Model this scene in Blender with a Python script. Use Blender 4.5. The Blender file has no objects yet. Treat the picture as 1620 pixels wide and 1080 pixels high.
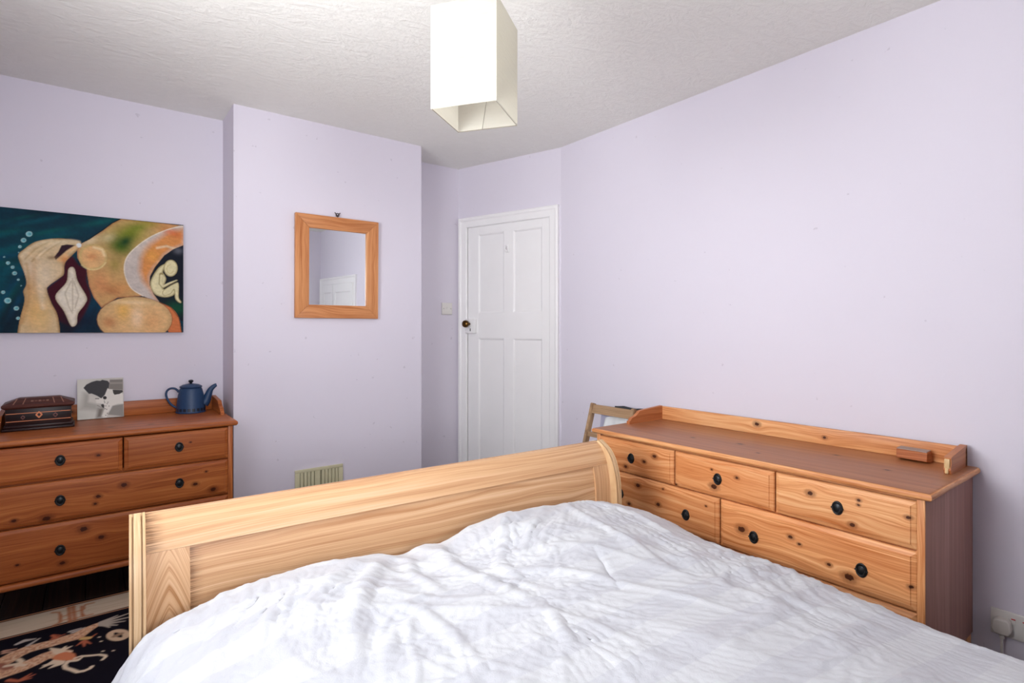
import bpy, bmesh, math, random
import numpy as np
from mathutils import Vector, Matrix

random.seed(7)
scn = bpy.context.scene
COL = scn.collection

# ------------------------------------------------------------------ camera
F_PX, W_PX, H_PX, HOR = 866.0, 1620.0, 1080.0, 520.0
CAM_H = 1.2
YAW = math.atan2(0.6083, 0.7937)
cam_d = bpy.data.cameras.new('camera')
cam = bpy.data.objects.new('camera', cam_d); COL.objects.link(cam)
cam.location = (0, 0, CAM_H); cam.rotation_euler = (math.pi/2, 0, -YAW)
cam_d.sensor_width = 36; cam_d.lens = 36*F_PX/W_PX
cam_d.shift_y = (HOR-H_PX/2)/W_PX
cam_d.clip_start = 0.02
scn.camera = cam

# ------------------------------------------------------------------ world, daylight, rear fill, exposure
world = bpy.data.worlds.new('world'); scn.world = world; world.use_nodes = True
bg = world.node_tree.nodes['Background']
bg.inputs[0].default_value = (0.80, 0.90, 1.0, 1); bg.inputs[1].default_value = 1.0
scn.view_settings.view_transform = 'Standard'; scn.view_settings.look = 'None'
scn.view_settings.gamma = 1; scn.view_settings.use_curve_mapping = False
scn.view_settings.exposure = 0.10
WIN_Y0, WIN_Y1, WIN_Z0, WIN_Z1 = 0.60, 1.85, 0.85, 2.12       # window in the left wall, beside the bed
REV = 0.40                                                     # depth of its reveal
W2_X0, W2_X1, W2_Z0, W2_Z1 = -0.36, 0.74, 0.95, 2.12           # opening for an added fill light, in the wall behind the bed head
def daylight(name, loc, direction, sx, sy, energy, color, spread=180):
    d = bpy.data.lights.new(name, 'AREA'); d.shape = 'RECTANGLE'; d.size = sx; d.size_y = sy; d.energy = energy; d.color = color
    d.spread = math.radians(spread)
    o = bpy.data.objects.new(name, d); COL.objects.link(o); o.location = loc
    o.rotation_euler = Vector(direction).to_track_quat('-Z', 'Y').to_euler(); return o
WY, WZ = (WIN_Y0+WIN_Y1)/2, (WIN_Z0+WIN_Z1)/2
E_SKY, E_GROUND, E_REAR = 15.0, 40.0, 11.0
# what comes through the big window: skylight from above, light thrown up by the ground outside
daylight('window_skylight', (-0.46-REV+0.10, WY, WZ), (1, 0, -0.42), WIN_Y1-WIN_Y0-0.1, WIN_Z1-WIN_Z0-0.1, E_SKY, (0.90, 0.96, 1.0), 125)
daylight('window_ground_light', (-0.46-REV+0.12, WY, WZ), (1, 0, 0.75), WIN_Y1-WIN_Y0-0.1, WIN_Z1-WIN_Z0-0.1, E_GROUND, (0.98, 0.99, 0.99), 150)
daylight('rear_fill_light', ((W2_X0+W2_X1)/2, -1.08-0.02, (W2_Z0+W2_Z1)/2), (0.08, 1, 0.05), W2_X1-W2_X0-0.1, W2_Z1-W2_Z0-0.1, E_REAR, (0.95, 0.97, 1.0), 80)  # added soft fill from behind the camera, no known window there

# ------------------------------------------------------------------ geometry of the photograph (camera rays)
_c, _s = math.cos(YAW), math.sin(YAW)
def ray(px, py):
    a = (px-810)/F_PX; b = -(py-HOR)/F_PX
    return (_s+a*_c, _c-a*_s, b)
def on_y(px, py, Y):
    r = ray(px, py); t = Y/r[1]; return (r[0]*t, CAM_H+r[2]*t)          # x, z
def on_z(px, py, Z):
    r = ray(px, py); t = (Z-CAM_H)/r[2]; return (r[0]*t, r[1]*t)        # x, y

# ------------------------------------------------------------------ mesh helpers
def finish(name, bm, mat, parent=None, loc=None, smooth=True, angle=38, shared=None):
    if shared is None:
        bmesh.ops.recalc_face_normals(bm, faces=bm.faces)
        if smooth:
            for f in bm.faces: f.smooth = True
            lim = math.radians(angle)
            for e in bm.edges:
                if len(e.link_faces) == 2:
                    if e.calc_face_angle(0) > lim: e.smooth = False
        me = bpy.data.meshes.new(name); bm.to_mesh(me); bm.free()
        if mat: me.materials.append(mat)
    else:
        me = shared
    o = bpy.data.objects.new(name, me); COL.objects.link(o)
    if parent: o.parent = parent
    if loc: o.location = loc
    return o

def thing(name, label, cat, loc=(0, 0, 0), rz=0, group=None):
    o = bpy.data.objects.new(name, None); COL.objects.link(o)
    o.empty_display_size = 0.05
    o.location = loc; o.rotation_euler = (0, 0, rz)
    o['label'] = label; o['category'] = cat
    if group: o['group'] = group
    return o
def tag(o, label, cat, group=None):
    o['label'] = label; o['category'] = cat
    if group: o['group'] = group
    return o
def struct(o):
    o['kind'] = 'structure'; return o

def box(bm, x0, x1, y0, y1, z0, z1, bev=0, seg=2):
    M = Matrix.Translation(((x0+x1)/2, (y0+y1)/2, (z0+z1)/2)) @ Matrix.Diagonal((abs(x1-x0), abs(y1-y0), abs(z1-z0), 1))
    r = bmesh.ops.create_cube(bm, size=1, matrix=M)
    if bev > 0:
        es = list({e for v in r['verts'] for e in v.link_edges})
        bmesh.ops.bevel(bm, geom=es, offset=bev, segments=seg, affect='EDGES', profile=0.5, clamp_overlap=True)
    return bm
def nbox(*a, **k):
    return box(bmesh.new(), *a, **k)

def prism(bm, pts, axis, a0, a1):
    """extrude a 2D outline along an axis; pts are the two remaining coordinates in xyz order"""
    def mk(p, a):
        if axis == 'x': return (a, p[0], p[1])
        if axis == 'y': return (p[0], a, p[1])
        return (p[0], p[1], a)
    A = [bm.verts.new(mk(p, a0)) for p in pts]; B = [bm.verts.new(mk(p, a1)) for p in pts]
    n = len(pts)
    for i in range(n):
        bm.faces.new((A[i], A[(i+1) % n], B[(i+1) % n], B[i]))
    bm.faces.new(A[::-1]); bm.faces.new(B)
    return bm

def lathe(bm, prof, n=32, center=(0, 0, 0), axis='z', cap=True):
    cx, cy, cz = center; rings = []
    for r, h in prof:
        ring = []
        for i in range(n):
            a = 2*math.pi*i/n; u, v = r*math.cos(a), r*math.sin(a)
            p = {'z': (u, v, h), 'y': (u, h, v), 'x': (h, u, v)}[axis]
            ring.append(bm.verts.new((p[0]+cx, p[1]+cy, p[2]+cz)))
        rings.append(ring)
    for A, B in zip(rings, rings[1:]):
        for i in range(n):
            bm.faces.new((A[i], A[(i+1) % n], B[(i+1) % n], B[i]))
    if cap:
        bm.faces.new(rings[0][::-1]); bm.faces.new(rings[-1])
    return bm

def tube(bm, pts, rad, n=10, closed=False):
    pts = [Vector(p) for p in pts]; m = len(pts)
    rads = rad if isinstance(rad, (list, tuple)) else [rad]*m
    rings = []; up = None
    for i, p in enumerate(pts):
        if closed: d = pts[(i+1) % m]-pts[i-1]
        else: d = (pts[min(i+1, m-1)]-pts[max(i-1, 0)])
        d.normalize()
        if up is None: up = d.orthogonal().normalized()
        up = (up-d*up.dot(d)); up = up.normalized() if up.length > 1e-6 else d.orthogonal().normalized()
        w = d.cross(up)
        rings.append([bm.verts.new(p+(up*math.cos(2*math.pi*k/n)+w*math.sin(2*math.pi*k/n))*rads[i]) for k in range(n)])
    rng = range(m) if closed else range(m-1)
    for i in rng:
        A, B = rings[i], rings[(i+1) % m]
        for k in range(n): bm.faces.new((A[k], A[(k+1) % n], B[(k+1) % n], B[k]))
    if not closed:
        bm.faces.new(rings[0][::-1]); bm.faces.new(rings[-1])
    return bm

def spline(pts, n=8):
    P = [Vector(p) for p in pts]; out = []
    for i in range(len(P)-1):
        p0 = P[max(i-1, 0)]; p1 = P[i]; p2 = P[i+1]; p3 = P[min(i+2, len(P)-1)]
        for k in range(n):
            t = k/n
            out.append(0.5*((2*p1)+(-p0+p2)*t+(2*p0-5*p1+4*p2-p3)*t*t+(-p0+3*p1-3*p2+p3)*t**3))
    out.append(P[-1]); return out

def rect_rings(bm, x0, x1, z0, z1, prof):
    """front panel in the xz plane: successive (inset, y) rectangles, last one capped"""
    rings = []
    for ins, y in prof:
        rings.append([bm.verts.new(p) for p in ((x0+ins, y, z0+ins), (x1-ins, y, z0+ins), (x1-ins, y, z1-ins), (x0+ins, y, z1-ins))])
    bm.faces.new(rings[0])
    for A, B in zip(rings, rings[1:]):
        for i in range(4): bm.faces.new((A[i], A[(i+1) % 4], B[(i+1) % 4], B[i]))
    bm.faces.new(rings[-1])
    return bm

# ------------------------------------------------------------------ colours and materials
def lin(c):
    return tuple((v/255/12.92 if v <= 10 else ((v/255+0.055)/1.055)**2.4) for v in c)
class NT:
    def __init__(s, name):
        s.mat = bpy.data.materials.new(name); s.mat.use_nodes = True
        s.t = s.mat.node_tree; s.b = s.t.nodes['Principled BSDF']
    def put(s, sock, v):
        if hasattr(v, 'is_linked'): s.t.links.new(v, sock)
        elif isinstance(v, (tuple, list)) and len(v) == 3 and len(sock.default_value) == 4: sock.default_value = (*v, 1)
        else: sock.default_value = v
    def math(s, op, a, b=None, c=None, clamp=False):
        n = s.t.nodes.new('ShaderNodeMath'); n.operation = op; n.use_clamp = clamp
        for i, v in enumerate((a, b, c)):
            if v is not None: s.put(n.inputs[i], v)
        return n.outputs[0]
    def mix(s, f, a, b, blend='MIX'):
        n = s.t.nodes.new('ShaderNodeMix'); n.data_type = 'RGBA'; n.blend_type = blend
        s.put(n.inputs[0], f); s.put(n.inputs[6], a); s.put(n.inputs[7], b); return n.outputs[2]
    def xyz(s, x, y, z):
        n = s.t.nodes.new('ShaderNodeCombineXYZ')
        for i, v in enumerate((x, y, z)): s.put(n.inputs[i], v)
        return n.outputs[0]
    def coords(s):
        tc = s.t.nodes.new('ShaderNodeTexCoord'); sp = s.t.nodes.new('ShaderNodeSeparateXYZ')
        s.t.links.new(tc.outputs['Object'], sp.inputs[0]); s.obj = tc.outputs['Object']
        return sp.outputs
    def noise(s, vec, scale=1, detail=3, rough=0.5, dist=0):
        n = s.t.nodes.new('ShaderNodeTexNoise'); s.put(n.inputs['Vector'], vec)
        n.inputs['Scale'].default_value = scale; n.inputs['Detail'].default_value = detail
        n.inputs['Roughness'].default_value = rough; n.inputs['Distortion'].default_value = dist
        return n.outputs['Fac']
    def white(s, v):
        n = s.t.nodes.new('ShaderNodeTexWhiteNoise'); n.noise_dimensions = '1D'; s.put(n.inputs['W'], v); return n.outputs['Value']
    def ramp(s, f, stops):
        n = s.t.nodes.new('ShaderNodeValToRGB'); s.put(n.inputs[0], f)
        el = n.color_ramp.elements
        while len(el) < len(stops): el.new(0.5)
        for e, (p, c) in zip(el, stops): e.position = p; e.color = (*c, 1) if len(c) == 3 else c
        return n.outputs[0]
    def range(s, v, a, b, c=0, d=1):
        n = s.t.nodes.new('ShaderNodeMapRange'); n.interpolation_type = 'SMOOTHSTEP'
        s.put(n.inputs[0], v)
        for i, q in enumerate((a, b, c, d)): n.inputs[i+1].default_value = q
        return n.outputs[0]
    def bump(s, h, strength=0.2, dist=0.002):
        n = s.t.nodes.new('ShaderNodeBump'); s.put(n.inputs['Height'], h)
        n.inputs['Strength'].default_value = strength; n.inputs['Distance'].default_value = dist
        s.t.links.new(n.outputs[0], s.b.inputs['Normal']); return n
    def set(s, color=None, rough=None, metal=None, spec=None):
        if color is not None: s.put(s.b.inputs['Base Color'], color)
        if rough is not None: s.put(s.b.inputs['Roughness'], rough)
        if metal is not None: s.b.inputs['Metallic'].default_value = metal
        if spec is not None: s.b.inputs['Specular IOR Level'].default_value = spec
        return s.mat

def plain(name, col, rough=0.5, metal=0, spec=0.5, var=0.06, scale=30, bump=0.0):
    m = NT(name); m.coords()
    n = m.noise(m.obj, scale, 3)
    c = lin(col)
    m.set(m.mix(n, tuple(v*(1-var) for v in c), tuple(min(1, v*(1+var)) for v in c)), rough, metal, spec)
    if bump: m.bump(n, bump, 0.001)
    return m.mat

_wseed = [0]
def wood(name, dark, mid, light, g='x', t='z', knots=(), strip=None, fg=1.0, ft=45.0, fine=170.0, rough=0.42,
         chevron=None, shade_grain=None, contrast=1.0, knot_col=(64, 26, 12), warp=0.03, spec=0.28, lines=0.07):
    m = NT(name); co = m.coords(); ax = {'x': 0, 'y': 1, 'z': 2}
    G = co[ax[g]]; T = co[ax[t]]; Wd = co[3-ax[g]-ax[t]]
    _wseed[0] += 1; sd = _wseed[0]*3.71
    if chevron:
        q = m.math('ABSOLUTE', m.math('SUBTRACT', T, chevron[0]))
        q = m.math('POWER', q, 1.25)
        G, T = T, m.math('ADD', m.math('MULTIPLY', G, chevron[2] if len(chevron) > 2 else 1.0), m.math('MULTIPLY', q, chevron[1]))
    Tw = T; masks = []
    for kg, kt, kr in knots:
        a = m.math('MULTIPLY', m.math('SUBTRACT', G, kg), 0.72); b = m.math('SUBTRACT', T, kt)
        d2 = m.math('ADD', m.math('MULTIPLY', a, a), m.math('MULTIPLY', b, b))
        w = m.math('EXPONENT', m.math('MULTIPLY', d2, -1/(3.2*kr)**2))
        Tw = m.math('SUBTRACT', Tw, m.math('MULTIPLY', m.math('MULTIPLY', b, w), 0.85))
        d = m.math('SQRT', d2)
        d = m.math('ADD', d, m.math('MULTIPLY', m.math('SUBTRACT', m.noise(m.obj, 120, 2), 0.5), kr*0.7))
        masks.append((d, kr))
    low = m.noise(m.xyz(m.math('MULTIPLY', G, 2.0*fg), m.math('MULTIPLY', T, 5.0), m.math('ADD', Wd, sd)), 1.0, 2)
    Tw = m.math('ADD', Tw, m.math('MULTIPLY', m.math('SUBTRACT', low, 0.5), warp*2))
    off = sd
    if strip:
        idx = m.math('FLOOR', m.math('DIVIDE', m.math('ADD', T, sd*0.013), strip))
        rnd = m.white(m.math('ADD', idx, sd))
        off = m.math('ADD', m.math('MULTIPLY', rnd, 9.0), sd)
    n1 = m.noise(m.xyz(m.math('MULTIPLY', G, 1.3*fg), m.math('MULTIPLY', Tw, ft), m.math('ADD', m.math('MULTIPLY', Wd, 6.0), off)), 1.0, 3, 0.55)
    n2 = m.noise(m.xyz(m.math('MULTIPLY', G, 5.0*fg), m.math('MULTIPLY', Tw, fine), m.math('ADD', m.math('MULTIPLY', Wd, 20.0), off)), 1.0, 4, 0.6)
    n3 = m.noise(m.xyz(m.math('MULTIPLY', G, 0.9*fg), m.math('MULTIPLY', Tw, ft*2.6), m.math('ADD', m.math('MULTIPLY', Wd, 9.0), off)), 1.0, 1, 0.5)
    line = m.math('POWER', m.math('SUBTRACT', 1.0, m.math('MULTIPLY', m.math('ABSOLUTE', m.math('SUBTRACT', n3, 0.5)), 4.0, clamp=True), clamp=True), 2.5)
    v = m.math('SUBTRACT', m.math('ADD', m.math('MULTIPLY', n1, 0.60), m.math('MULTIPLY', n2, 0.42)), m.math('MULTIPLY', line, lines))
    h = 0.17/contrast
    col = m.ramp(v, [(0.5-h, lin(dark)), (0.5, lin(mid)), (0.5+h, lin(light))])
    if strip:
        col = m.mix(m.range(rnd, 0, 1, 0.0, 0.45), col, lin(dark))
    for d, kr in masks:
        halo = m.range(d, kr*0.9, kr*2.1, 0.55, 0.0)
        col = m.mix(halo, col, lin(tuple(0.55*k+0.45*q for k, q in zip(knot_col, dark))))
        core = m.range(d, kr*0.62, kr*0.86, 0.95, 0.0)
        col = m.mix(core, col, lin(knot_col))
    if shade_grain:  # grain streaks, plus shade beside post and stile painted into the colour
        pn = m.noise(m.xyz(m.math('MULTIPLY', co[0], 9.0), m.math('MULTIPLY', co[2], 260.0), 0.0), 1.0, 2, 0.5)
        pm = m.math('MULTIPLY', m.range(pn, 0.42, 0.56), m.range(co[0], shade_grain[0], shade_grain[1], 0.75, 0.0))
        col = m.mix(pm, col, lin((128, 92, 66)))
    m.set(col, m.math('ADD', rough-0.09, m.math('MULTIPLY', n2, 0.12)), spec=spec)
    m.bump(v, 0.12, 0.0008)
    return m.mat

def emulate_print(name, rough=0.6, spec=0.3, bump=0.0, scale=300):
    m = NT(name); a = m.t.nodes.new('ShaderNodeVertexColor'); a.layer_name = 'Col'
    m.coords(); n = m.noise(m.obj, scale, 2)
    m.set(m.mix(m.math('MULTIPLY', n, 0.05), a.outputs['Color'], (0.02, 0.02, 0.02)), rough, spec=spec)
    if bump: m.bump(n, bump, 0.001)
    return m.mat

# wall paint
def wall_paint():
    m = NT('lilac_paint'); m.coords()
    n = m.noise(m.obj, 1.6, 3); f = m.noise(m.obj, 90, 3); g = m.noise(m.obj, 9, 4, 0.7)
    a = m.mix(n, lin((219, 213, 225)), lin((224, 218, 229)))
    spots = m.range(m.noise(m.obj, 23, 2), 0.735, 0.77, 0, 0.25)
    m.set(m.mix(spots, a, lin((150, 138, 152))), 0.62, spec=0.3)
    m.bump(m.math('ADD', f, m.math('MULTIPLY', g, 2.0)), 0.07, 0.0015)
    return m.mat
def ceiling_paint():
    m = NT('brushed_ceiling_paint'); co = m.coords()
    v = m.xyz(m.math('MULTIPLY', co[0], 1.0), m.math('MULTIPLY', co[1], 2.2), 0.0)
    a = m.noise(v, 9, 5, 0.62, 1.6); b = m.noise(m.obj, 60, 3, 0.6)
    h = m.math('ADD', a, m.math('MULTIPLY', b, 0.35))
    m.set(m.mix(a, lin((238, 236, 230)), lin((245, 243, 238))), 0.8, spec=0.2)
    m.bump(h, 0.55, 0.012)
    return m.mat
M_WALL = wall_paint(); M_CEIL = ceiling_paint()
M_GLOSS = plain('white_gloss_paint', (242, 240, 240), 0.35, var=0.03, scale=6)
M_SWITCH = plain('white_plastic', (225, 221, 216), 0.35, var=0.02)
M_FLOORD = plain('dark_subfloor', (22, 14, 12), 0.8)

# ------------------------------------------------------------------ room shell
XL, XR, YB, YF, ZC = -0.46, 2.44, -1.08, 3.49, 2.39
TH = 0.12
struct(finish('wall_back', nbox(XL-REV, XR+0.3, YF, YF+TH, 0, ZC), M_WALL))
struct(finish('wall_chimney', nbox(0.592, 1.702, 3.193, YF, 0, ZC), M_WALL))
bm = bmesh.new()
box(bm, XL-REV, W2_X0, YB-TH, YB, 0, ZC); box(bm, W2_X1, XR+TH, YB-TH, YB, 0, ZC)
box(bm, W2_X0, W2_X1, YB-TH, YB, 0, W2_Z0); box(bm, W2_X0, W2_X1, YB-TH, YB, W2_Z1, ZC)
struct(finish('wall_front', bm, M_WALL))
# left wall with its window opening
bm = bmesh.new()
box(bm, XL-REV, XL, YB, WIN_Y0, 0, ZC); box(bm, XL-REV, XL, WIN_Y1, YF, 0, ZC)
box(bm, XL-REV, XL, WIN_Y0, WIN_Y1, 0, WIN_Z0); box(bm, XL-REV, XL, WIN_Y0, WIN_Y1, WIN_Z1, ZC)
struct(finish('wall_left', bm, M_WALL))
# right wall up to the splayed door corner
D0 = Vector((2.168, 3.49, 0)); D1 = Vector((2.44, 2.655, 0))
dt = (D1-D0).normalized(); d_len = (D1-D0).length
d_rot = math.atan2(dt.y, dt.x)
struct(finish('wall_right', nbox(XR, XR+TH, YB, 2.655, 0, ZC), M_WALL))
# splayed wall with the door opening (local x along the wall, +y out of the room)
bm = bmesh.new()
DO0, DO1, DOZ = 0.085, 0.826, 1.952
box(bm, 0, DO0, 0, 0.10, 0, ZC); box(bm, DO1, d_len, 0, 0.10, 0, ZC); box(bm, DO0, DO1, 0, 0.10, DOZ, ZC)
o = struct(finish('wall_corner', bm, M_WALL)); o.location = D0; o.rotation_euler = (0, 0, d_rot)
bm = nbox(XL-REV, XR+0.3, YB-TH, YF+TH, ZC, ZC+0.1)
struct(finish('ceiling', bm, M_CEIL))

# floor and boards
flo = struct(finish('floor', nbox(XL-TH, XR+0.3, YB-TH, YF+TH, -0.12, -0.022), M_FLOORD))
boards = [wood('dark_board_%d' % i, (30, 20, 16), (56, 37, 29), (78, 54, 42), g='y', t='x', fg=1.0, ft=60, rough=0.55) for i in range(4)]
x = XL; k = 0; bw = 0.145
while x < XR+0.25:
    bm = nbox(x+0.0015, x+bw-0.0015, YB, YF, -0.022, -0.0005-0.0008*random.random(), 0.002, 1)
    finish('floorboard', bm, boards[k % 4], flo); x += bw; k += 1

# windows (outside the frame: one lets the daylight in, the rear one is added for fill); local x along the wall, -y into the room
g = NT('window_glass'); g.set((1, 1, 1), 0.0); g.b.inputs['Transmission Weight'].default_value = 1
def window(name, loc, rz, w, z0, z1, sill):
    win = struct(thing(name, name, 'window', loc, rz)); del win['category']; win['label'] = 'white framed two light window letting daylight in beside the camera, or added behind it for fill'
    m = w/2
    for a0, a1, b0, b1 in ((0, w, z0, z0+0.05), (0, w, z1-0.05, z1)):
        finish('window_rail', nbox(a0, a1, 0, 0.05, b0, b1, 0.004), M_GLOSS, win)
    for a0, a1 in ((0, 0.05), (w-0.05, w), (m-0.025, m+0.025)):
        finish('window_stile', nbox(a0, a1, 0, 0.05, z0+0.05, z1-0.05, 0.004), M_GLOSS, win)
    finish('window_sill', nbox(-0.0, w, -sill, 0, z0-0.0, z0+0.02, 0.006), M_GLOSS, win)
    for a, b in ((0.05, m-0.025), (m+0.025, w-0.05)):
        finish('pane', nbox(a, b, 0.022, 0.027, z0+0.05, z1-0.05), g.mat, win)
window('window_1', (XL-REV+0.06, WIN_Y0, 0), math.pi/2, WIN_Y1-WIN_Y0, WIN_Z0, WIN_Z1, 0.36)
window('fill_window', (W2_X1, YB-0.06, 0), math.pi, W2_X1-W2_X0, W2_Z0, W2_Z1, 0.07)

# ------------------------------------------------------------------ door in the splayed wall
def panel_door(parent, x0, x1, z0, z1, panels, y=0.012, th=0.04, mat=M_GLOSS):
    """stiles, muntin and rails around sunk panels"""
    xs = sorted({p[0] for p in panels} | {p[1] for p in panels}); zs = sorted({p[2] for p in panels} | {p[3] for p in panels})
    for a, b in ((x0, xs[0]), (xs[-1], x1)): finish('door_stile', nbox(a, b, y, y+th, z0, z1, 0.0008, 1), mat, parent, smooth=False)
    ze = [z0]+zs+[z1]
    for k in range(0, len(ze), 2): finish('door_rail', nbox(xs[0], xs[-1], y, y+th, ze[k], ze[k+1], 0.0008, 1), mat, parent, smooth=False)
    for k in range(1, len(xs)-1, 2):
        for q in range(0, len(zs), 2): finish('door_muntin', nbox(xs[k], xs[k+1], y, y+th, zs[q], zs[q+1], 0.0008, 1), mat, parent, smooth=False)
    for p in panels:
        bm = bmesh.new()
        rings = [(0, y), (0.004, y+0.001), (0.012, y+0.007), (0.0125, y+0.010)]
        rs = []
        for ins, yy in rings:
            rs.append([bm.verts.new(q) for q in ((p[0]+ins, yy, p[2]+ins), (p[1]-ins, yy, p[2]+ins), (p[1]-ins, yy, p[3]-ins), (p[0]+ins, yy, p[3]-ins))])
        for A, B in zip(rs, rs[1:]):
            for i in range(4): bm.faces.new((A[i], A[(i+1) % 4], B[(i+1) % 4], B[i]))
        bm.faces.new(rs[-1])
        bk = [bm.verts.new(q) for q in ((p[0], y+th-0.002, p[2]), (p[1], y+th-0.002, p[2]), (p[1], y+th-0.002, p[3]), (p[0], y+th-0.002, p[3]))]
        bm.faces.new(bk[::-1])
        for i in range(4): bm.faces.new((rs[0][i], bk[i], bk[(i+1) % 4], rs[0][(i+1) % 4]))
        finish('door_panel', bm, mat, parent, angle=20)

def casing(parent, x0, x1, zt, w, mat=M_GLOSS, name='door_casing'):
    """moulded architrave: two legs and a head, mitred; outer x0..x1, outer top zt, width w"""
    prof = [(0, 0.0), (0, -0.022), (0.008, -0.026), (0.02, -0.024), (0.028, -0.017), (0.055, -0.014), (w-0.006, -0.012), (w, -0.007), (w, 0.0)]
    bm = bmesh.new(); cols = []
    for ins, yy in prof:
        cols.append([bm.verts.new(q) for q in ((x0+ins, yy, 0), (x0+ins, yy, zt-ins), (x1-ins, yy, zt-ins), (x1-ins, yy, 0))])
    for A, B in zip(cols, cols[1:]):
        for i in range(3): bm.faces.new((A[i], A[i+1], B[i+1], B[i]))
    for i in range(3): bm.faces.new((cols[-1][i], cols[-1][i+1], cols[0][i+1], cols[0][i]))
    for i in (0, 3): bm.faces.new([c[i] for c in cols])
    return finish(name, bm, mat, parent, angle=25)

door = struct(thing('door_1', 'white four panelled door with dark round knob in the splayed wall', 'door', D0, d_rot)); del door['category']
casing(door, 0.018, 0.866, 2.014, 0.072)
panel_door(door, 0.093, 0.818, 0.008, 1.943,
           [(0.186, 0.418, 1.312, 1.888), (0.493, 0.732, 1.312, 1.888), (0.186, 0.418, 0.22, 1.134), (0.493, 0.732, 0.22, 1.134)], y=0.004)
bm = bmesh.new()   # frame lining behind the casing
box(bm, DO0-0.012, 0.090, -0.004, 0.09, 0, DOZ); box(bm, 0.821, DO1+0.012, -0.004, 0.09, 0, DOZ); box(bm, DO0-0.012, DO1+0.012, -0.004, 0.09, 1.946, DOZ+0.01)
finish('door_frame', bm, M_GLOSS, door)
lc = finish('lock_case', nbox(0.083, 0.172, -0.020, 0.006, 1.168, 1.272, 0.003), M_GLOSS, door)
finish('keyhole', nbox(0.128, 0.136, -0.0215, -0.018, 1.183, 1.203, 0.002), plain('dark_keyhole', (40, 34, 32), 0.5), lc)
M_BRASS = plain('tarnished_brass', (92, 66, 34), 0.28, 1.0, var=0.25, scale=60)
bm = bmesh.new(); lathe(bm, [(0.010, 0), (0.010, -0.018), (0.017, -0.024), (0.026, -0.034), (0.0275, -0.044), (0.024, -0.054), (0.014, -0.060), (0.004, -0.062)], 24, (0.122, -0.020, 1.236), 'y')
k = finish('door_knob', bm, M_BRASS, door); k['label'] = 'round tarnished brass knob'
for zz in (1.75, 0.35):
    bm = bmesh.new(); lathe(bm, [(0.006, -0.045), (0.006, 0.045)], 10, (0.8195, -0.004, zz)); box(bm, 0.806, 0.8185, -0.002, 0.005, zz-0.045, zz+0.045)
    finish('hinge', bm, M_GLOSS, door)
bm = nbox(0.437, 0.463, -0.004, 0.005, 1.735, 1.79, 0.002)
tube(bm, spline([(0.45, -0.004, 1.775), (0.45, -0.028, 1.775), (0.45, -0.034, 1.765), (0.45, -0.030, 1.752), (0.45, -0.012, 1.745)], 4), 0.004, 8)
finish('coat_hook', bm, M_GLOSS, door)

# fitted double doors in the right wall behind the camera (seen only in the mirror)
d2 = struct(thing('door_2', 'white double cupboard doors reflected in the mirror', 'door', (XR, 0.20, 0), -math.pi/2)); del d2['category']
casing(d2, 0.0, 1.245, 1.755, 0.09)
for (a, b) in ((0.09, 0.735), (0.747, 1.155)):
    panel_door(d2, a, b, 0.02, 1.664, [(a+0.06, b-0.06, 0.12, 0.80), (a+0.06, b-0.06, 0.90, 1.57)], y=-0.021, th=0.02)
finish('door_gap', nbox(0.735, 0.747, -0.004, -0.001, 0.02, 1.664), plain('shadow_gap', (60, 58, 60), 0.8), d2)

# ------------------------------------------------------------------ pine chests of drawers
PINE_D, PINE_M, PINE_L = (190, 112, 60), (226, 160, 106), (244, 194, 142)
DEEP_D, DEEP_M, DEEP_L = (138, 68, 30), (172, 96, 48), (196, 122, 66)  # deeper, redder pine tones of the alcove chest
M_IRON = plain('blackened_iron', (46, 48, 50), 0.38, 0.7, var=0.3, scale=150)
# drawer pull: oval plate with a beaded rim, a recessed cup and two lugs
bm = bmesh.new()
nn = 28; prof = [(1.0, 0.0), (1.0, -0.003), (0.93, -0.0055), (0.80, -0.005), (0.72, -0.002), (0.55, -0.0025), (0.30, -0.005), (0.0, -0.0055)]
rings = []
for r, y in prof[:-1]:
    rings.append([bm.verts.new((0.0170*r*math.cos(2*math.pi*i/nn), y, 0.0225*r*math.sin(2*math.pi*i/nn))) for i in range(nn)])
for A, B in zip(rings, rings[1:]):
    for i in range(nn): bm.faces.new((A[i], A[(i+1) % nn], B[(i+1) % nn], B[i]))
bm.faces.new(rings[-1]); bm.faces.new(rings[0])
for sx in (-1, 1): box(bm, sx*0.0165-0.002, sx*0.0165+0.002, -0.008, 0, -0.002, 0.002, 0.0008, 1)
tube(bm, [(0.0125*math.cos(a), -0.008-0.002*math.sin(-a), 0.003+0.017*math.sin(a)) for a in [math.pi+math.pi*i/12 for i in range(13)]], 0.0018, 6)
bmesh.ops.recalc_face_normals(bm, faces=bm.faces)
for f in bm.faces: f.smooth = True
ME_PULL = bpy.data.meshes.new('drawer_pull'); bm.to_mesh(ME_PULL); bm.free(); ME_PULL.materials.append(M_IRON)

def round_nose(y0, y1, z0, z1, n=6):
    """outline of a board edge (y,z): rounded at y0"""
    r = (z1-z0)/2; c = (y0+r, (z0+z1)/2)
    return [(y1, z1)]+[(c[0]-r*math.sin(a), c[1]+r*math.cos(a)) for a in [math.pi*i/n for i in range(n+1)]]+[(y1, z0)]

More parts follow.
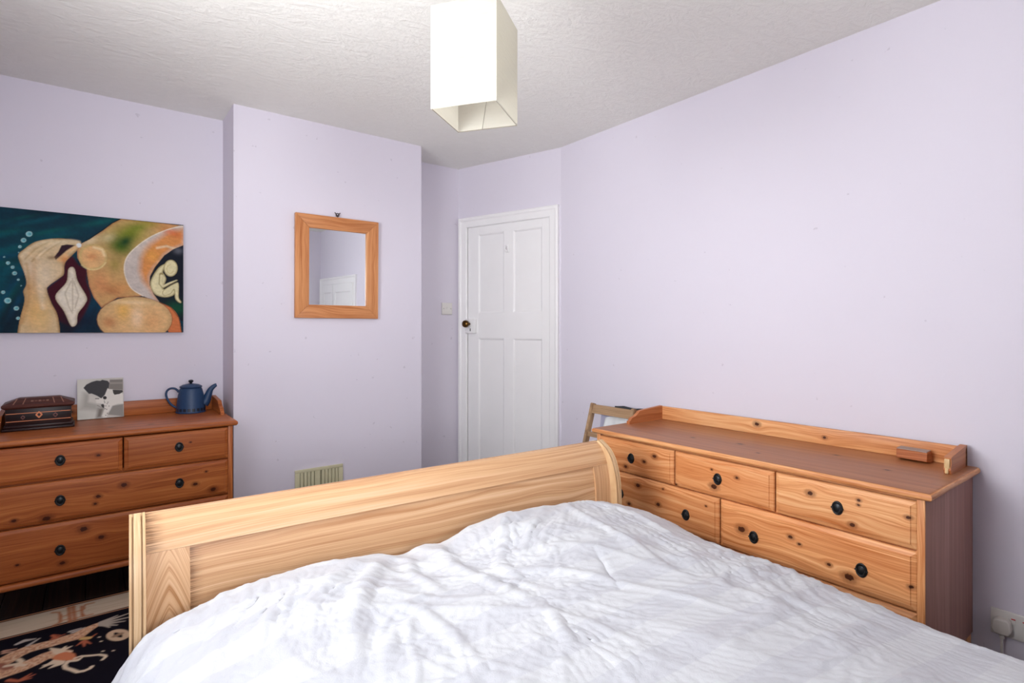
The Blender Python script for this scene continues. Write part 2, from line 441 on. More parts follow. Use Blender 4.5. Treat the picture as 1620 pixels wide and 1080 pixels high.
def chest(root, W, depth, ztop, tth, drawers, zbot, pal, side_pal, tag_, top_knots, side_r_drop, nose=0.02, leg_lift=0.0, broken_right=False, over=0.021):
    d, m_, l = pal
    top_m = wood(tag_+'_top_pine', *side_pal[0], g='x', t='y', knots=top_knots, strip=0.075, ft=50, rough=0.36)
    front_m = wood(tag_+'_rail_pine', d, m_, l, g='x', t='z', ft=60)
    side_m = wood(tag_+'_side_pine', *side_pal[1], g='z', t='y', strip=0.07, ft=60, contrast=0.8, rough=0.5)
    stile_m = wood(tag_+'_stile_pine', d, m_, l, g='z', t='x', ft=110, contrast=1.1)
    zt0 = ztop-tth
    # top board, nosed on the front and both ends
    bm = bmesh.new()
    prof = [(0.0, 0.0), (0.004, 0.28), (0.0035, 0.0)]
    rr = tth/2; steps = 6; rows = []
    for i in range(steps+1):
        a = math.pi*i/steps; ins = rr-rr*math.sin(a); z = zt0+rr-rr*math.cos(a)
        rows.append([bm.verts.new(q) for q in ((-over+ins, depth, z), (-over+ins, -nose+ins, z), (W+over-ins, -nose+ins, z), (W+over-ins, depth, z))])
    for A, B in zip(rows, rows[1:]):
        for i in range(4): bm.faces.new((A[i], A[(i+1) % 4], B[(i+1) % 4], B[i]))
    bm.faces.new(rows[0][::-1]); bm.faces.new(rows[-1])
    tp_ = finish('top', bm, top_m, root, angle=50); tp_.data.materials.append(front_m)
    for pl in tp_.data.polygons:
        if abs(pl.normal.z) < 0.93: pl.material_index = 1
    for x0 in (0.0, W-0.021):
        finish('side_panel', nbox(x0, x0+0.021, 0.004, depth, zbot, zt0, 0.002), side_m, root)
        finish('stile', nbox(x0, x0+0.021, -0.004, 0.004, zbot, zt0, 0.002), stile_m, root)
    finish('back_panel', nbox(0.021, W-0.021, depth-0.012, depth-0.004, zbot, zt0), side_m, root)
    finish('bottom_board', nbox(0.021, W-0.021, 0.03, depth-0.012, zbot+0.01, zbot+0.028), side_m, root)
    bm = bmesh.new(); prism(bm, round_nose(-0.014, 0.02, zbot, zbot+0.028), 'x', -0.004, W+0.004)
    finish('bottom_moulding', bm, front_m, root)
    # drawer rails behind the fronts
    rows_z = sorted({(q[2], q[3]) for q in drawers})
    for z0, z1 in rows_z:
        finish('drawer_rail', nbox(0.021, W-0.021, 0.012, 0.03, z1-0.006, z1+0.016), front_m, root)
    for qi, (x0, x1, z0, z1, pulls, knots) in enumerate(drawers):
        f = random.uniform(0.93, 1.05)
        mm = wood('%s_drawer_pine_%d' % (tag_, qi), tuple(v*f for v in d), tuple(v*f for v in m_), tuple(min(255, v*f) for v in l),
                  g='x', t='z', knots=knots, strip=random.choice((0.06, 0.075, 0.085)), ft=random.uniform(34, 60), fg=random.uniform(0.8, 1.5), warp=0.035)
        bm = bmesh.new()
        rect_rings(bm, x0, x1, z0, z1, [(0.0, 0.014), (0.0, -0.002), (0.003, -0.006), (0.0145, -0.0105), (0.016, -0.0135), (0.019, -0.014)])
        dr = finish('drawer', bm, mm, root, angle=12)
        for (px, pz) in pulls:
            finish('drawer_pull', None, None, dr, (px, -0.0138, pz), shared=ME_PULL)
        finish('drawer_box', nbox(x0+0.012, x1-0.012, 0.014, depth-0.06, z0+0.012, z1-0.03), side_m, dr)
    # legs
    for lx in (0.002, W-0.030):
        for ly, zl in ((0.006, leg_lift), (depth-0.05, 0.0)):
            finish('leg', nbox(lx, lx+0.028, ly, ly+0.040, zl, zbot+0.005, 0.003), stile_m, root)
    return top_m, front_m, side_m, stile_m

def gallery(root, W, depth, ztop, h, tm, side_m, side_len, right_len, broken, inset=0.012):
    br = wood(root.name+'_gallery_pine', *(PINE_D, PINE_M, PINE_L) if broken else (DEEP_D, DEEP_M, DEEP_L), g='x', t='z', ft=40,
              knots=[(0.55, ztop+0.045, 0.010), (0.84, ztop+0.03, 0.006)] if broken else [(0.25, ztop+0.04, 0.008)])
    finish('gallery_back', nbox(inset, W-inset, depth-0.032, depth-0.014, ztop, ztop+h, 0.003), br, root)
    sm = wood(root.name+'_gallery_end_pine', *((168, 96, 56), (192, 120, 74), (206, 138, 90)) if broken else (DEEP_D, DEEP_M, DEEP_L), g='y', t='z', ft=55)
    yb = depth-0.032
    def outline(L):
        hh = h+0.004
        return [(yb, ztop), (yb, ztop+hh), (yb-L*0.62, ztop+hh*0.86), (yb-L*0.70, ztop+hh*0.82), (yb-L*0.75, ztop+hh*0.66), (yb-L*0.82, ztop+hh*0.50),
                (yb-L*0.93, ztop+hh*0.40), (yb-L*0.97, ztop+hh*0.22), (yb-L, ztop+hh*0.20), (yb-L, ztop)]
    bm = bmesh.new(); prism(bm, outline(side_len), 'x', inset, inset+0.018); finish('gallery_end', bm, sm, root)
    x1 = W-inset
    if not broken:
        bm = bmesh.new(); prism(bm, outline(right_len), 'x', x1-0.018, x1); finish('gallery_end', bm, sm, root)
    else:
        L = right_len; hh = h+0.004
        bm = bmesh.new(); prism(bm, [(yb+0.018, ztop), (yb+0.018, ztop+hh+0.002), (yb-0.01, ztop+hh), (yb-L*0.9, ztop+hh*0.80), (yb-L, ztop+hh*0.74), (yb-L+0.006, ztop+hh*0.5), (yb-L-0.004, ztop+hh*0.2), (yb-L+0.004, ztop)], 'x', x1-0.020, x1)
        e = finish('gallery_end', bm, sm, root); e['label'] = 'snapped off end piece with pale raw wood'
        raw = wood('raw_split_pine', (196, 160, 110), (222, 190, 142), (236, 208, 164), g='z', t='x', ft=200)
        bm = nbox(x1-0.0185, x1-0.003, yb-L-0.0035, yb-L+0.008, ztop+0.018, ztop+hh*0.70, 0.003)
        box(bm, x1-0.0165, x1-0.006, yb-L-0.006, yb-L+0.006, ztop+0.001, ztop+0.020, 0.004)
        finish('broken_edge', bm, raw, e)

# left chest in the alcove
LX, LY, LW, LDEP = -0.333, 2.972, 0.880, 0.506
lc_root = thing('chest_of_drawers', 'darker pine chest of drawers in the alcove left of the chimney breast, under the painting', 'chest of drawers', (LX, LY, 0), 0)
def L(x): return x-LX
ld_ = [
    (L(-0.312), L(0.106), 0.572, 0.720, [(L(-0.107), 0.652)], [(L(0.02), 0.655, 0.006)]),
    (L(0.1105), L(0.526), 0.570, 0.720, [(L(0.320), 0.652)], [(L(0.365), 0.668, 0.004)]),
    (L(-0.312), L(0.526), 0.396, 0.5655, [(L(-0.107), 0.485), (L(0.321), 0.484)],
     [(L(0.11), 0.512, 0.011), (L(0.02), 0.478, 0.008), (L(0.01), 0.448, 0.006), (L(0.385), 0.468, 0.009), (L(0.46), 0.43, 0.011), (L(-0.15), 0.418, 0.012), (L(0.43), 0.52, 0.005), (L(-0.25), 0.43, 0.007)]),
    (L(-0.312), L(0.526), 0.179, 0.3915, [(L(-0.107), 0.278), (L(0.321), 0.278)],
     [(L(-0.03), 0.348, 0.012), (L(0.03), 0.300, 0.010), (L(-0.10), 0.222, 0.009), (L(0.3), 0.33, 0.010), (L(-0.24), 0.25, 0.005)]),
]
mats = chest(lc_root, LW, LDEP, 0.752, 0.027, ld_, 0.147, (DEEP_D, DEEP_M, DEEP_L), ((DEEP_D, DEEP_M, DEEP_L), ((96, 56, 36), (122, 76, 50), (140, 92, 62))), 'alcove',
             [(0.40, 0.12, 0.009), (0.27, 0.10, 0.008), (0.55, 0.10, 0.010), (0.7, 0.3, 0.008)], 0, leg_lift=0.008)
gallery(lc_root, LW, LDEP, 0.752, 0.074, mats[0], mats[2], 0.26, 0.26, False, 0.0)

# right chest along the bed
RXF, RY0, RY1 = 1.937, 0.536, 1.848
RW = RY1-RY0; RDEP = 0.492
rc_root = thing('chest_of_drawers', 'long bright pine chest of drawers between the bed and the right wall', 'chest of drawers', (RXF, RY1, 0), -math.pi/2)
def R(y): return RY1-y
rd_ = [
    (R(1.827), R(1.4065), 0.5455, 0.690, [(R(1.628), 0.618)], [(R(1.50), 0.650, 0.009), (R(1.556), 0.617, 0.008), (R(1.66), 0.575, 0.008)]),
    (R(1.4015), R(0.9815), 0.5455, 0.690, [(R(1.199), 0.618)], [(R(1.215), 0.585, 0.012), (R(1.225), 0.650, 0.004), (R(1.12), 0.640, 0.006), (R(1.395), 0.552, 0.006)]),
    (R(0.9765), R(0.554), 0.5455, 0.690, [(R(0.769), 0.618)], [(R(0.855), 0.645, 0.009), (R(0.707), 0.658, 0.005), (R(0.708), 0.643, 0.004), (R(0.725), 0.575, 0.008), (R(0.575), 0.640, 0.006)]),
    (R(1.827), R(1.197), 0.363, 0.5405, [(R(1.689), 0.445), (R(1.342), 0.441)], [(R(1.59), 0.505, 0.010), (R(1.48), 0.448, 0.009), (R(1.64), 0.41, 0.009), (R(1.455), 0.520, 0.004), (R(1.25), 0.5, 0.004)]),
    (R(1.192), R(0.554), 0.363, 0.5405, [(R(1.053), 0.437), (R(0.699), 0.440)], [(R(0.92), 0.478, 0.007), (R(1.10), 0.452, 0.013), (R(0.735), 0.405, 0.013), (R(0.795), 0.425, 0.006), (R(0.89), 0.462, 0.005), (R(0.568), 0.435, 0.006)]),
    (R(1.827), R(1.200), 0.179, 0.358, [(R(1.689), 0.27), (R(1.342), 0.27)], []),
    (R(1.189), R(0.554), 0.179, 0.358, [(R(1.053), 0.27), (R(0.699), 0.27)], []),
]
PU = ((124, 82, 56), (148, 102, 72), (168, 122, 90))
mats = chest(rc_root, RW, RDEP, 0.722, 0.024, rd_, 0.147, (PINE_D, PINE_M, PINE_L), ((((150, 92, 58)), (172, 112, 72), (190, 130, 88)), ((146, 102, 92), (174, 126, 114), (192, 146, 134))), 'long',  # top and end palettes darkened: the shade on those faces put into colour
             [(0.42, 0.16, 0.008), (0.62, 0.20, 0.010), (0.95, 0.30, 0.008), (0.75, 0.1, 0.006), (1.15, 0.2, 0.007)], 0)
gallery(rc_root, RW, RDEP, 0.722, 0.068, mats[0], mats[2], 0.262, 0.165, True)

# snapped gallery end lying on the right chest
oc = thing('wood_offcut', 'small broken pine offcut lying on the long chest, against its raised back', 'offcut', (2.355, 0.688, 0.722), math.radians(-94))
ocm = wood('offcut_pine', (140, 74, 40), (176, 100, 56), (198, 128, 82), g='x', t='z', ft=80)
ocg = wood('offcut_grey_face', (132, 112, 102), (160, 140, 130), (184, 166, 156), g='x', t='y', ft=120)
bm = bmesh.new(); prism(bm, [(-0.018, 0.008), (-0.016, 0.040), (0.020, 0.044), (0.030, 0.001), (0.018, 0.0)], 'x', -0.048, 0.048)
bmesh.ops.bevel(bm, geom=list(bm.edges), offset=0.0015, segments=1, affect='EDGES')
finish('block', bm, ocm, oc)
bm = bmesh.new(); prism(bm, [(-0.0165, 0.0402), (-0.0160, 0.0425), (0.0195, 0.0458), (0.0200, 0.0440)], 'x', -0.0465, 0.0465)
t_ = finish('sanded_face', bm, ocg, oc); t_['label'] = 'greyed sanded face'

# ------------------------------------------------------------------ sleigh bed (local x along the footboard, -y towards the head)
BA = math.radians(-2.496); BED = (0.103, 1.615, 0.0)
bed = thing('sleigh_bed', 'pale ash sleigh bed with curved footboard and reeded end posts', 'bed', BED, BA)
ASH_D, ASH_M, ASH_L = (184, 134, 94), (211, 168, 127), (226, 189, 153)
m_rail = wood('ash_rail', ASH_D, ASH_M, ASH_L, g='x', t='z', fg=0.6, ft=70, fine=330, warp=0.025, contrast=0.95, shade_grain=(0.002, 0.045))
m_panel = wood('ash_panel', ASH_D, ASH_M, ASH_L, g='x', t='z', fg=0.6, ft=85, fine=330, warp=0.05, contrast=1.1, shade_grain=(0.088, 0.125))
m_stileL = wood('ash_stile_arched', (168, 116, 70), ASH_M, ASH_L, g='z', t='x', chevron=(0.046, 4.2, 0.8), ft=52, fine=190, contrast=1.0, warp=0.03, lines=0.05)
m_stileR = wood('ash_stile', ASH_D, ASH_M, ASH_L, g='z', t='x', ft=90, fine=240, contrast=0.9)
m_post = wood('ash_post', (192, 150, 108), (214, 178, 136), (228, 200, 162), g='z', t='x', ft=80, fine=240, contrast=0.8)
FB = [(0.10, 0.035), (0.20, 0.055), (0.30, 0.068), (0.42, 0.076), (0.52, 0.0755), (0.57, 0.073), (0.621, 0.068), (0.645, 0.062), (0.666, 0.055), (0.685, 0.047), (0.702, 0.038), (0.719, 0.027), (0.731, 0.016), (0.738, 0.006), (0.7425, -0.005)]
def prof_between(z0, z1, k=26):
    zs = [z for z, n in FB]; ns = [n for z, n in FB]
    out = [(float(np.interp(z, zs, ns)), float(z)) for z in np.linspace(z0, z1, k)]
    # smooth a little
    a = np.array(out); b = a.copy()
    for _ in range(3): b[1:-1, 0] = 0.25*b[:-2, 0]+0.5*b[1:-1, 0]+0.25*b[2:, 0]
    return [tuple(v) for v in b]
def curved(bm, pr, section, th, taper=None):
    """section: list of (x, proud); pr: list of (n, z) from bottom to top; board thickness th behind it"""
    P = np.array(pr); T = np.gradient(P, axis=0); T /= np.linalg.norm(T, axis=1)[:, None]
    Nn = np.stack([T[:, 1], -T[:, 0]], 1)                 # outward (towards the bed / up)
    Nn[Nn[:, 0] < 0] *= -1
    fr = []
    for x, pd in section:
        q = P+Nn*((0.033*np.interp(P[:, 1], *taper)[:, None]+pd-0.033) if taper else pd); fr.append([bm.verts.new((x, -a, b)) for a, b in q])
    x0, x1 = section[0][0], section[-1][0]
    qb = P-Nn*th; qb[:, 1] = np.minimum(qb[:, 1], P[:, 1])
    bk = [[bm.verts.new((x, -a, b)) for a, b in qb] for x in (x0, x1)]
    n = len(pr)
    for A, B in zip(fr, fr[1:]):
        for i in range(n-1): bm.faces.new((A[i], B[i], B[i+1], A[i+1]))
    for i in range(n-1):
        bm.faces.new((bk[0][i], bk[0][i+1], bk[1][i+1], bk[1][i]))
        bm.faces.new((fr[0][i], fr[0][i+1], bk[0][i+1], bk[0][i]))
        bm.faces.new((fr[-1][i], bk[1][i], bk[1][i+1], fr[-1][i+1]))
    for i in (0, n-1):
        bm.faces.new([f[i] for f in fr]+[bk[1][i], bk[0][i]])
    return bm
BW = 1.522
fbd = thing('footboard', '', 'x'); fbd.parent = bed; del fbd['label']; del fbd['category']
top_pr = prof_between(0.665, 0.7425, 18)
top_pr += [(-0.015, 0.742), (-0.027, 0.737), (-0.036, 0.728)]
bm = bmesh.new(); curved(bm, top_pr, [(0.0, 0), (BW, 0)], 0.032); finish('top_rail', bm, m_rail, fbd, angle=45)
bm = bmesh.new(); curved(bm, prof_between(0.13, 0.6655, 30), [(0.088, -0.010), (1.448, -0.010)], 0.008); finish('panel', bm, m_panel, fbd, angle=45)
bm = bmesh.new(); curved(bm, prof_between(0.10, 0.6645, 30), [(0.0, 0), (0.090, 0)], 0.030); finish('stile', bm, m_stileL, fbd, angle=45)
bm = bmesh.new(); curved(bm, prof_between(0.10, 0.6645, 30), [(1.446, 0), (BW, 0)], 0.030); finish('stile', bm, m_stileR, fbd, angle=45)
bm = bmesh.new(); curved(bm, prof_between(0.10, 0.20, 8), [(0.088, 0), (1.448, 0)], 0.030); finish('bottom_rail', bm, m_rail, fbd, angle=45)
post_pr = prof_between(0.10, 0.7425, 40)+[(-0.015, 0.742), (-0.027, 0.737), (-0.036, 0.728)]
def reeds(x0, x1, flip=False):
    w = x1-x0
    fr = [(0, 0.031), (0.02, 0.033), (0.155, 0.033), (0.17, 0.021), (0.255, 0.021), (0.27, 0.033), (0.70, 0.033), (0.715, 0.021), (0.80, 0.021), (0.815, 0.033), (0.98, 0.033), (1.0, 0.031)]
    return [(x0+w*a, b) for a, b in fr]
for x0, x1 in ((-0.033, 0.0), (BW, BW+0.027)):
    bm = bmesh.new(); curved(bm, post_pr, reeds(x0, x1), 0.040, ([0.60, 0.68, 0.715, 0.735, 0.75], [1.0, 0.86, 0.62, 0.34, 0.2])); finish('end_post', bm, m_post, fbd, angle=40)
for x0 in (-0.03, BW-0.035):
    finish('foot', nbox(x0, x0+0.06, -0.06, 0.02, 0.0, 0.101, 0.006), m_post, fbd)
# side rails, slats, headboard (hidden under the duvet or behind the camera)
for x0 in (-0.010, BW-0.014):
    finish('side_rail', nbox(x0, x0+0.024, -2.12, -0.075, 0.20, 0.36, 0.004), m_rail, bed)
for i in range(12):
    y = -0.18-0.165*i
    finish('slat', nbox(0.02, BW-0.02, y-0.04, y+0.04, 0.262, 0.28, 0.003), m_stileR, bed)
hb = finish('headboard', nbox(-0.03, BW+0.03, -2.16, -2.12, 0.0, 0.92, 0.012), m_panel, bed)
mat_t = tag(finish('mattress', nbox(0.02, BW-0.02, -2.10, -0.135, 0.285, 0.455, 0.045, 4), plain('mattress_ticking', (226, 224, 222), 0.8)), 'thick white mattress on the sleigh bed, hidden under the duvet', 'mattress')
mat_t.location = BED; mat_t.rotation_euler = (0, 0, BA)

# ---- duvet
def perlin(x, y, seed=0):
    rng = np.random.RandomState(seed); perm = rng.permutation(256); perm = np.concatenate([perm, perm])
    ang = rng.rand(256)*2*np.pi; gx, gy = np.cos(ang), np.sin(ang)
    xi = np.floor(x).astype(int); yi = np.floor(y).astype(int); xf = x-xi; yf = y-yi
    xi &= 255; yi &= 255
    def g(ix, iy, fx, fy):
        h = perm[perm[ix & 255]+(iy & 255)]; return gx[h]*fx+gy[h]*fy
    u = xf**3*(xf*(xf*6-15)+10); v = yf**3*(yf*(yf*6-15)+10)
    a = g(xi, yi, xf, yf); b = g(xi+1, yi, xf-1, yf); c = g(xi, yi+1, xf, yf-1); d = g(xi+1, yi+1, xf-1, yf-1)
    return (a*(1-u)+b*u)*(1-v)+(c*(1-u)+d*u)*v
def resample(P, m):
    P = np.array([tuple(v)[:2] for v in spline([(a, b, 0) for a, b in P], 10)])
    L_ = np.concatenate([[0], np.cumsum(np.linalg.norm(np.diff(P, axis=0), axis=1))])
    q = np.linspace(0, L_[-1], m)
    return np.stack([np.interp(q, L_, P[:, 0]), np.interp(q, L_, P[:, 1])], 1)
FOOT = [(-0.105, 0.19), (-0.10, 0.30), (-0.085, 0.385), (-0.06, 0.437), (-0.03, 0.485), (0.0, 0.516), (0.04, 0.540), (0.107, 0.558), (0.215, 0.580), (0.334, 0.590), (0.465, 0.582), (0.55, 0.563), (0.613, 0.555), (0.672, 0.565), (0.734, 0.557), (0.81, 0.576), (0.938, 0.600), (1.04, 0.598), (1.118, 0.598), (1.245, 0.590), (1.383, 0.564), (1.498, 0.534), (1.58, 0.498), (1.632, 0.44), (1.655, 0.34), (1.66, 0.20)]
MIDD = [(-0.115, 0.19), (-0.11, 0.33), (-0.085, 0.42), (-0.045, 0.475), (0.02, 0.520), (0.1, 0.550), (0.3, 0.575), (0.7, 0.582), (1.1, 0.568), (1.3, 0.545), (1.44, 0.520), (1.53, 0.488), (1.585, 0.43), (1.61, 0.33), (1.615, 0.20)]
NU, NV = 560, 600
A_, B_ = resample(FOOT, NU), resample(MIDD, NU)
foot_l = resample([(0.122, -0.30), (0.121, -0.12), (0.122, -0.06), (0.129, -0.026), (0.150, -0.007), (0.185, -0.001), (0.24, 0.0)], 60)
lv = np.concatenate([foot_l[:, 0], np.linspace(0.243, 2.05, NV-60)]); lz = np.concatenate([foot_l[:, 1], np.zeros(NV-60)])
w = np.exp(-((np.maximum(lv, 0.16)-0.16)/0.30)**2)[:, None]
Sx = A_[None, :, 0]*w+B_[None, :, 0]*(1-w); Zz = A_[None, :, 1]*w+B_[None, :, 1]*(1-w)
Nn = np.repeat(lv[:, None], NU, 1)
Zz = Zz+lz[:, None]*np.clip((Zz-0.15)/0.3, 0, 1)
arc = np.linspace(0, 2.35, NU)[None, :]+np.zeros((NV, 1))
arl = np.concatenate([[0], np.cumsum(np.hypot(np.diff(lv), np.diff(lz)))])[:, None]+np.zeros((1, NU))
# wrinkles: soft swells, branching creases, fine crinkle
p, q = arc, arl
wx = perlin(p*2.1, q*2.1, 3)*0.30; wy = perlin(p*2.1+9, q*2.1+4, 4)*0.30
d = 0.014*perlin(p*2.6+1, q*2.6+2, 1)+0.007*perlin(p*5.5+wx*3, q*5.5+wy*3, 2)
def ridged(a, b, seed, pw=2.0):
    return (1-np.abs(perlin(a, b, seed))*1.9).clip(0, 1)**pw
ca, sa = math.cos(0.9), math.sin(0.9)
r1 = ridged((p*ca+q*sa)*2.2+wx*4, (-p*sa+q*ca)*7.0+wy*4, 11, 3.0)
r2 = ridged((p*math.cos(-0.6)+q*math.sin(-0.6))*2.4+wx*4, (p*math.sin(0.6)+q*math.cos(0.6))*8.0+wy*4, 12, 3.0)
mk1 = np.clip(0.5+1.6*perlin(p*1.9+5, q*1.9, 21), 0, 1); mk2 = np.clip(0.45+1.6*perlin(p*1.7, q*1.7+7, 22), 0, 1)
d += 0.0085*r1*mk1+0.0075*r2*mk2
r3 = ridged(p*11+wx*14, q*11+wy*14, 13, 3.5); r4 = ridged((p*sa+q*ca)*20+wx*20, (p*ca-q*sa)*12+wy*20, 14, 3.0)
mk3 = np.clip(0.55+1.4*perlin(p*3.1+2, q*3.1+2, 23), 0.1, 1)
d += 0.0044*r3*mk3+0.0028*r4*mk3+0.0015*ridged(p*34+wx*20, q*34+wy*20, 15, 2.0)
# the long folds the photograph shows (pixel ends -> bed plane)
def bedpt(px, py, z=0.56):
    X, Y = on_z(px, py, z); X -= BED[0]; Y -= BED[1]
    c, s = math.cos(-BA), math.sin(-BA); return (X*c-Y*s, -(X*s+Y*c))
def crease(pts, amp, wid):
    global d
    P = [bedpt(*a) for a in pts]
    best = np.full(Sx.shape, 9.0); tt = np.zeros(Sx.shape); nseg = len(P)-1
    for i, ((x0, y0), (x1, y1)) in enumerate(zip(P, P[1:])):
        dx, dy = x1-x0, y1-y0; L2 = dx*dx+dy*dy+1e-9
        t = (((Sx-x0)*dx+(Nn-y0)*dy)/L2).clip(0, 1)
        dd = np.hypot(Sx-x0-t*dx, Nn-y0-t*dy)
        mm = dd < best; tt[mm] = ((i+t)/nseg)[mm]; best = np.minimum(best, dd)
    fade = np.sin(np.pi*(0.08+0.84*tt))
    d += amp*np.exp(-(best/wid)**2)*fade
for a in [([(604, 890), (575, 950), (555, 1010), (560, 1070)], 0.016, 0.022), ([(640, 880), (655, 920), (700, 950)], 0.010, 0.018), ([(560, 905), (500, 965), (470, 1020)], 0.010, 0.020),
          ([(530, 930), (440, 985), (400, 1030)], 0.008, 0.016), ([(690, 868), (720, 905), (800, 945), (870, 985)], 0.011, 0.022), ([(880, 806), (930, 840), (1000, 870), (1060, 905)], 0.009, 0.016),
          ([(905, 800), (1000, 812), (1090, 850)], 0.010, 0.018), ([(860, 810), (800, 850), (790, 905), (840, 940)], 0.009, 0.018), ([(820, 925), (790, 960)], 0.006, 0.010), ([(940, 885), (985, 945)], -0.006, 0.010),
          ([(870, 985), (905, 1050)], 0.008, 0.014), ([(700, 985), (620, 1030), (600, 1075)], 0.010, 0.020), ([(760, 870), (840, 850), (890, 820)], 0.006, 0.014), ([(640, 975), (700, 1010), (760, 1075)], 0.008, 0.016),
          ([(1180, 900), (1260, 950), (1390, 975)], 0.006, 0.018), ([(1080, 880), (1150, 930), (1230, 960)], 0.005, 0.015), ([(1240, 965), (1180, 1005), (1150, 1050)], 0.005, 0.014), ([(430, 930), (360, 980), (330, 1050)], 0.006, 0.02), ([(1385, 968), (1310, 1010)], 0.005, 0.012)]:
    crease(*a)
def sharp(a, b, seed): return np.exp(-(np.abs(perlin(a, b, seed))/0.05))
d += 0.0022*sharp(p*7+wx*9, q*7+wy*9, 41)*np.clip(0.4+1.5*perlin(p*2.5, q*2.5+3, 24), 0, 1)
d += 0.0016*sharp(p*13+wx*12+3, q*9+wy*12, 42)*np.clip(0.4+1.5*perlin(p*3.5+8, q*3.5, 25), 0, 1)
d -= 0.0014*sharp(p*17+wx*10, q*21+wy*10, 43)*np.clip(0.3+1.5*perlin(p*4+1, q*4+6, 26), 0, 1)
edge = np.clip((Zz-0.24)/0.18, 0.15, 1)
edge = edge*np.clip((lv[:, None]-0.118)/0.03, 0.05, 1)
d = (d-0.012)*edge
Y3 = -Nn
P3 = np.stack([Sx, Y3, Zz], -1)
tu = np.gradient(P3, axis=1); tv = np.gradient(P3, axis=0); nr = np.cross(tu, tv); nr /= np.linalg.norm(nr, axis=2)[..., None]+1e-9
nr *= np.sign((nr[..., 2]+0.3*np.sign(Sx-0.76)*nr[..., 0]))[..., None]
P3 = P3+nr*d[..., None]
P3[..., 1] = np.minimum(P3[..., 1], -0.119)
def grid_mesh(name, P3):
    nv, nu = P3.shape[:2]; me = bpy.data.meshes.new(name)
    idx = np.arange(nv*nu).reshape(nv, nu)
    qd = np.stack([idx[:-1, :-1], idx[:-1, 1:], idx[1:, 1:], idx[1:, :-1]], -1).reshape(-1, 4)
    me.vertices.add(nv*nu); me.vertices.foreach_set('co', P3.reshape(-1).astype(np.float32))
    me.loops.add(qd.size); me.loops.foreach_set('vertex_index', qd.reshape(-1).astype(np.int32))
    me.polygons.add(len(qd)); me.polygons.foreach_set('loop_start', (np.arange(len(qd))*4).astype(np.int32))
    me.polygons.foreach_set('use_smooth', np.ones(len(qd), bool))
    me.update(calc_edges=True); me.validate(); return me
me = grid_mesh('duvet', P3)
m = NT('striped_cotton'); co = m.coords()
yy = m.math('ADD', co[1], m.math('MULTIPLY', m.math('SUBTRACT', m.noise(m.obj, 5, 2), 0.5), 0.006))
band = m.math('FRACT', m.math('DIVIDE', m.math('ADD', yy, 10.0+0.036), 0.146))
st = m.math('MULTIPLY', m.range(band, 0.0, 0.02), m.range(band, 0.5, 0.52, 1, 0))
m.set(m.mix(st, lin((207, 208, 212)), lin((199, 200, 206))), m.math('ADD', 0.75, m.math('MULTIPLY', st, -0.2)), spec=0.25)
cr = m.math('ADD', m.noise(m.obj, 60, 5, 0.7, 1.0), m.math('MULTIPLY', m.noise(m.obj, 420, 2), 0.3))
m.bump(cr, 0.35, 0.004)
m.b.inputs['Sheen Weight'].default_value = 0.1
me.materials.append(m.mat)
dv = bpy.data.objects.new('duvet', me); COL.objects.link(dv); dv.location = BED; dv.rotation_euler = (0, 0, BA)
tag(dv, 'rumpled white duvet with tonal satin stripes spread over the sleigh bed', 'duvet')
sol = dv.modifiers.new('thickness', 'SOLIDIFY'); sol.thickness = 0.012; sol.offset = -1

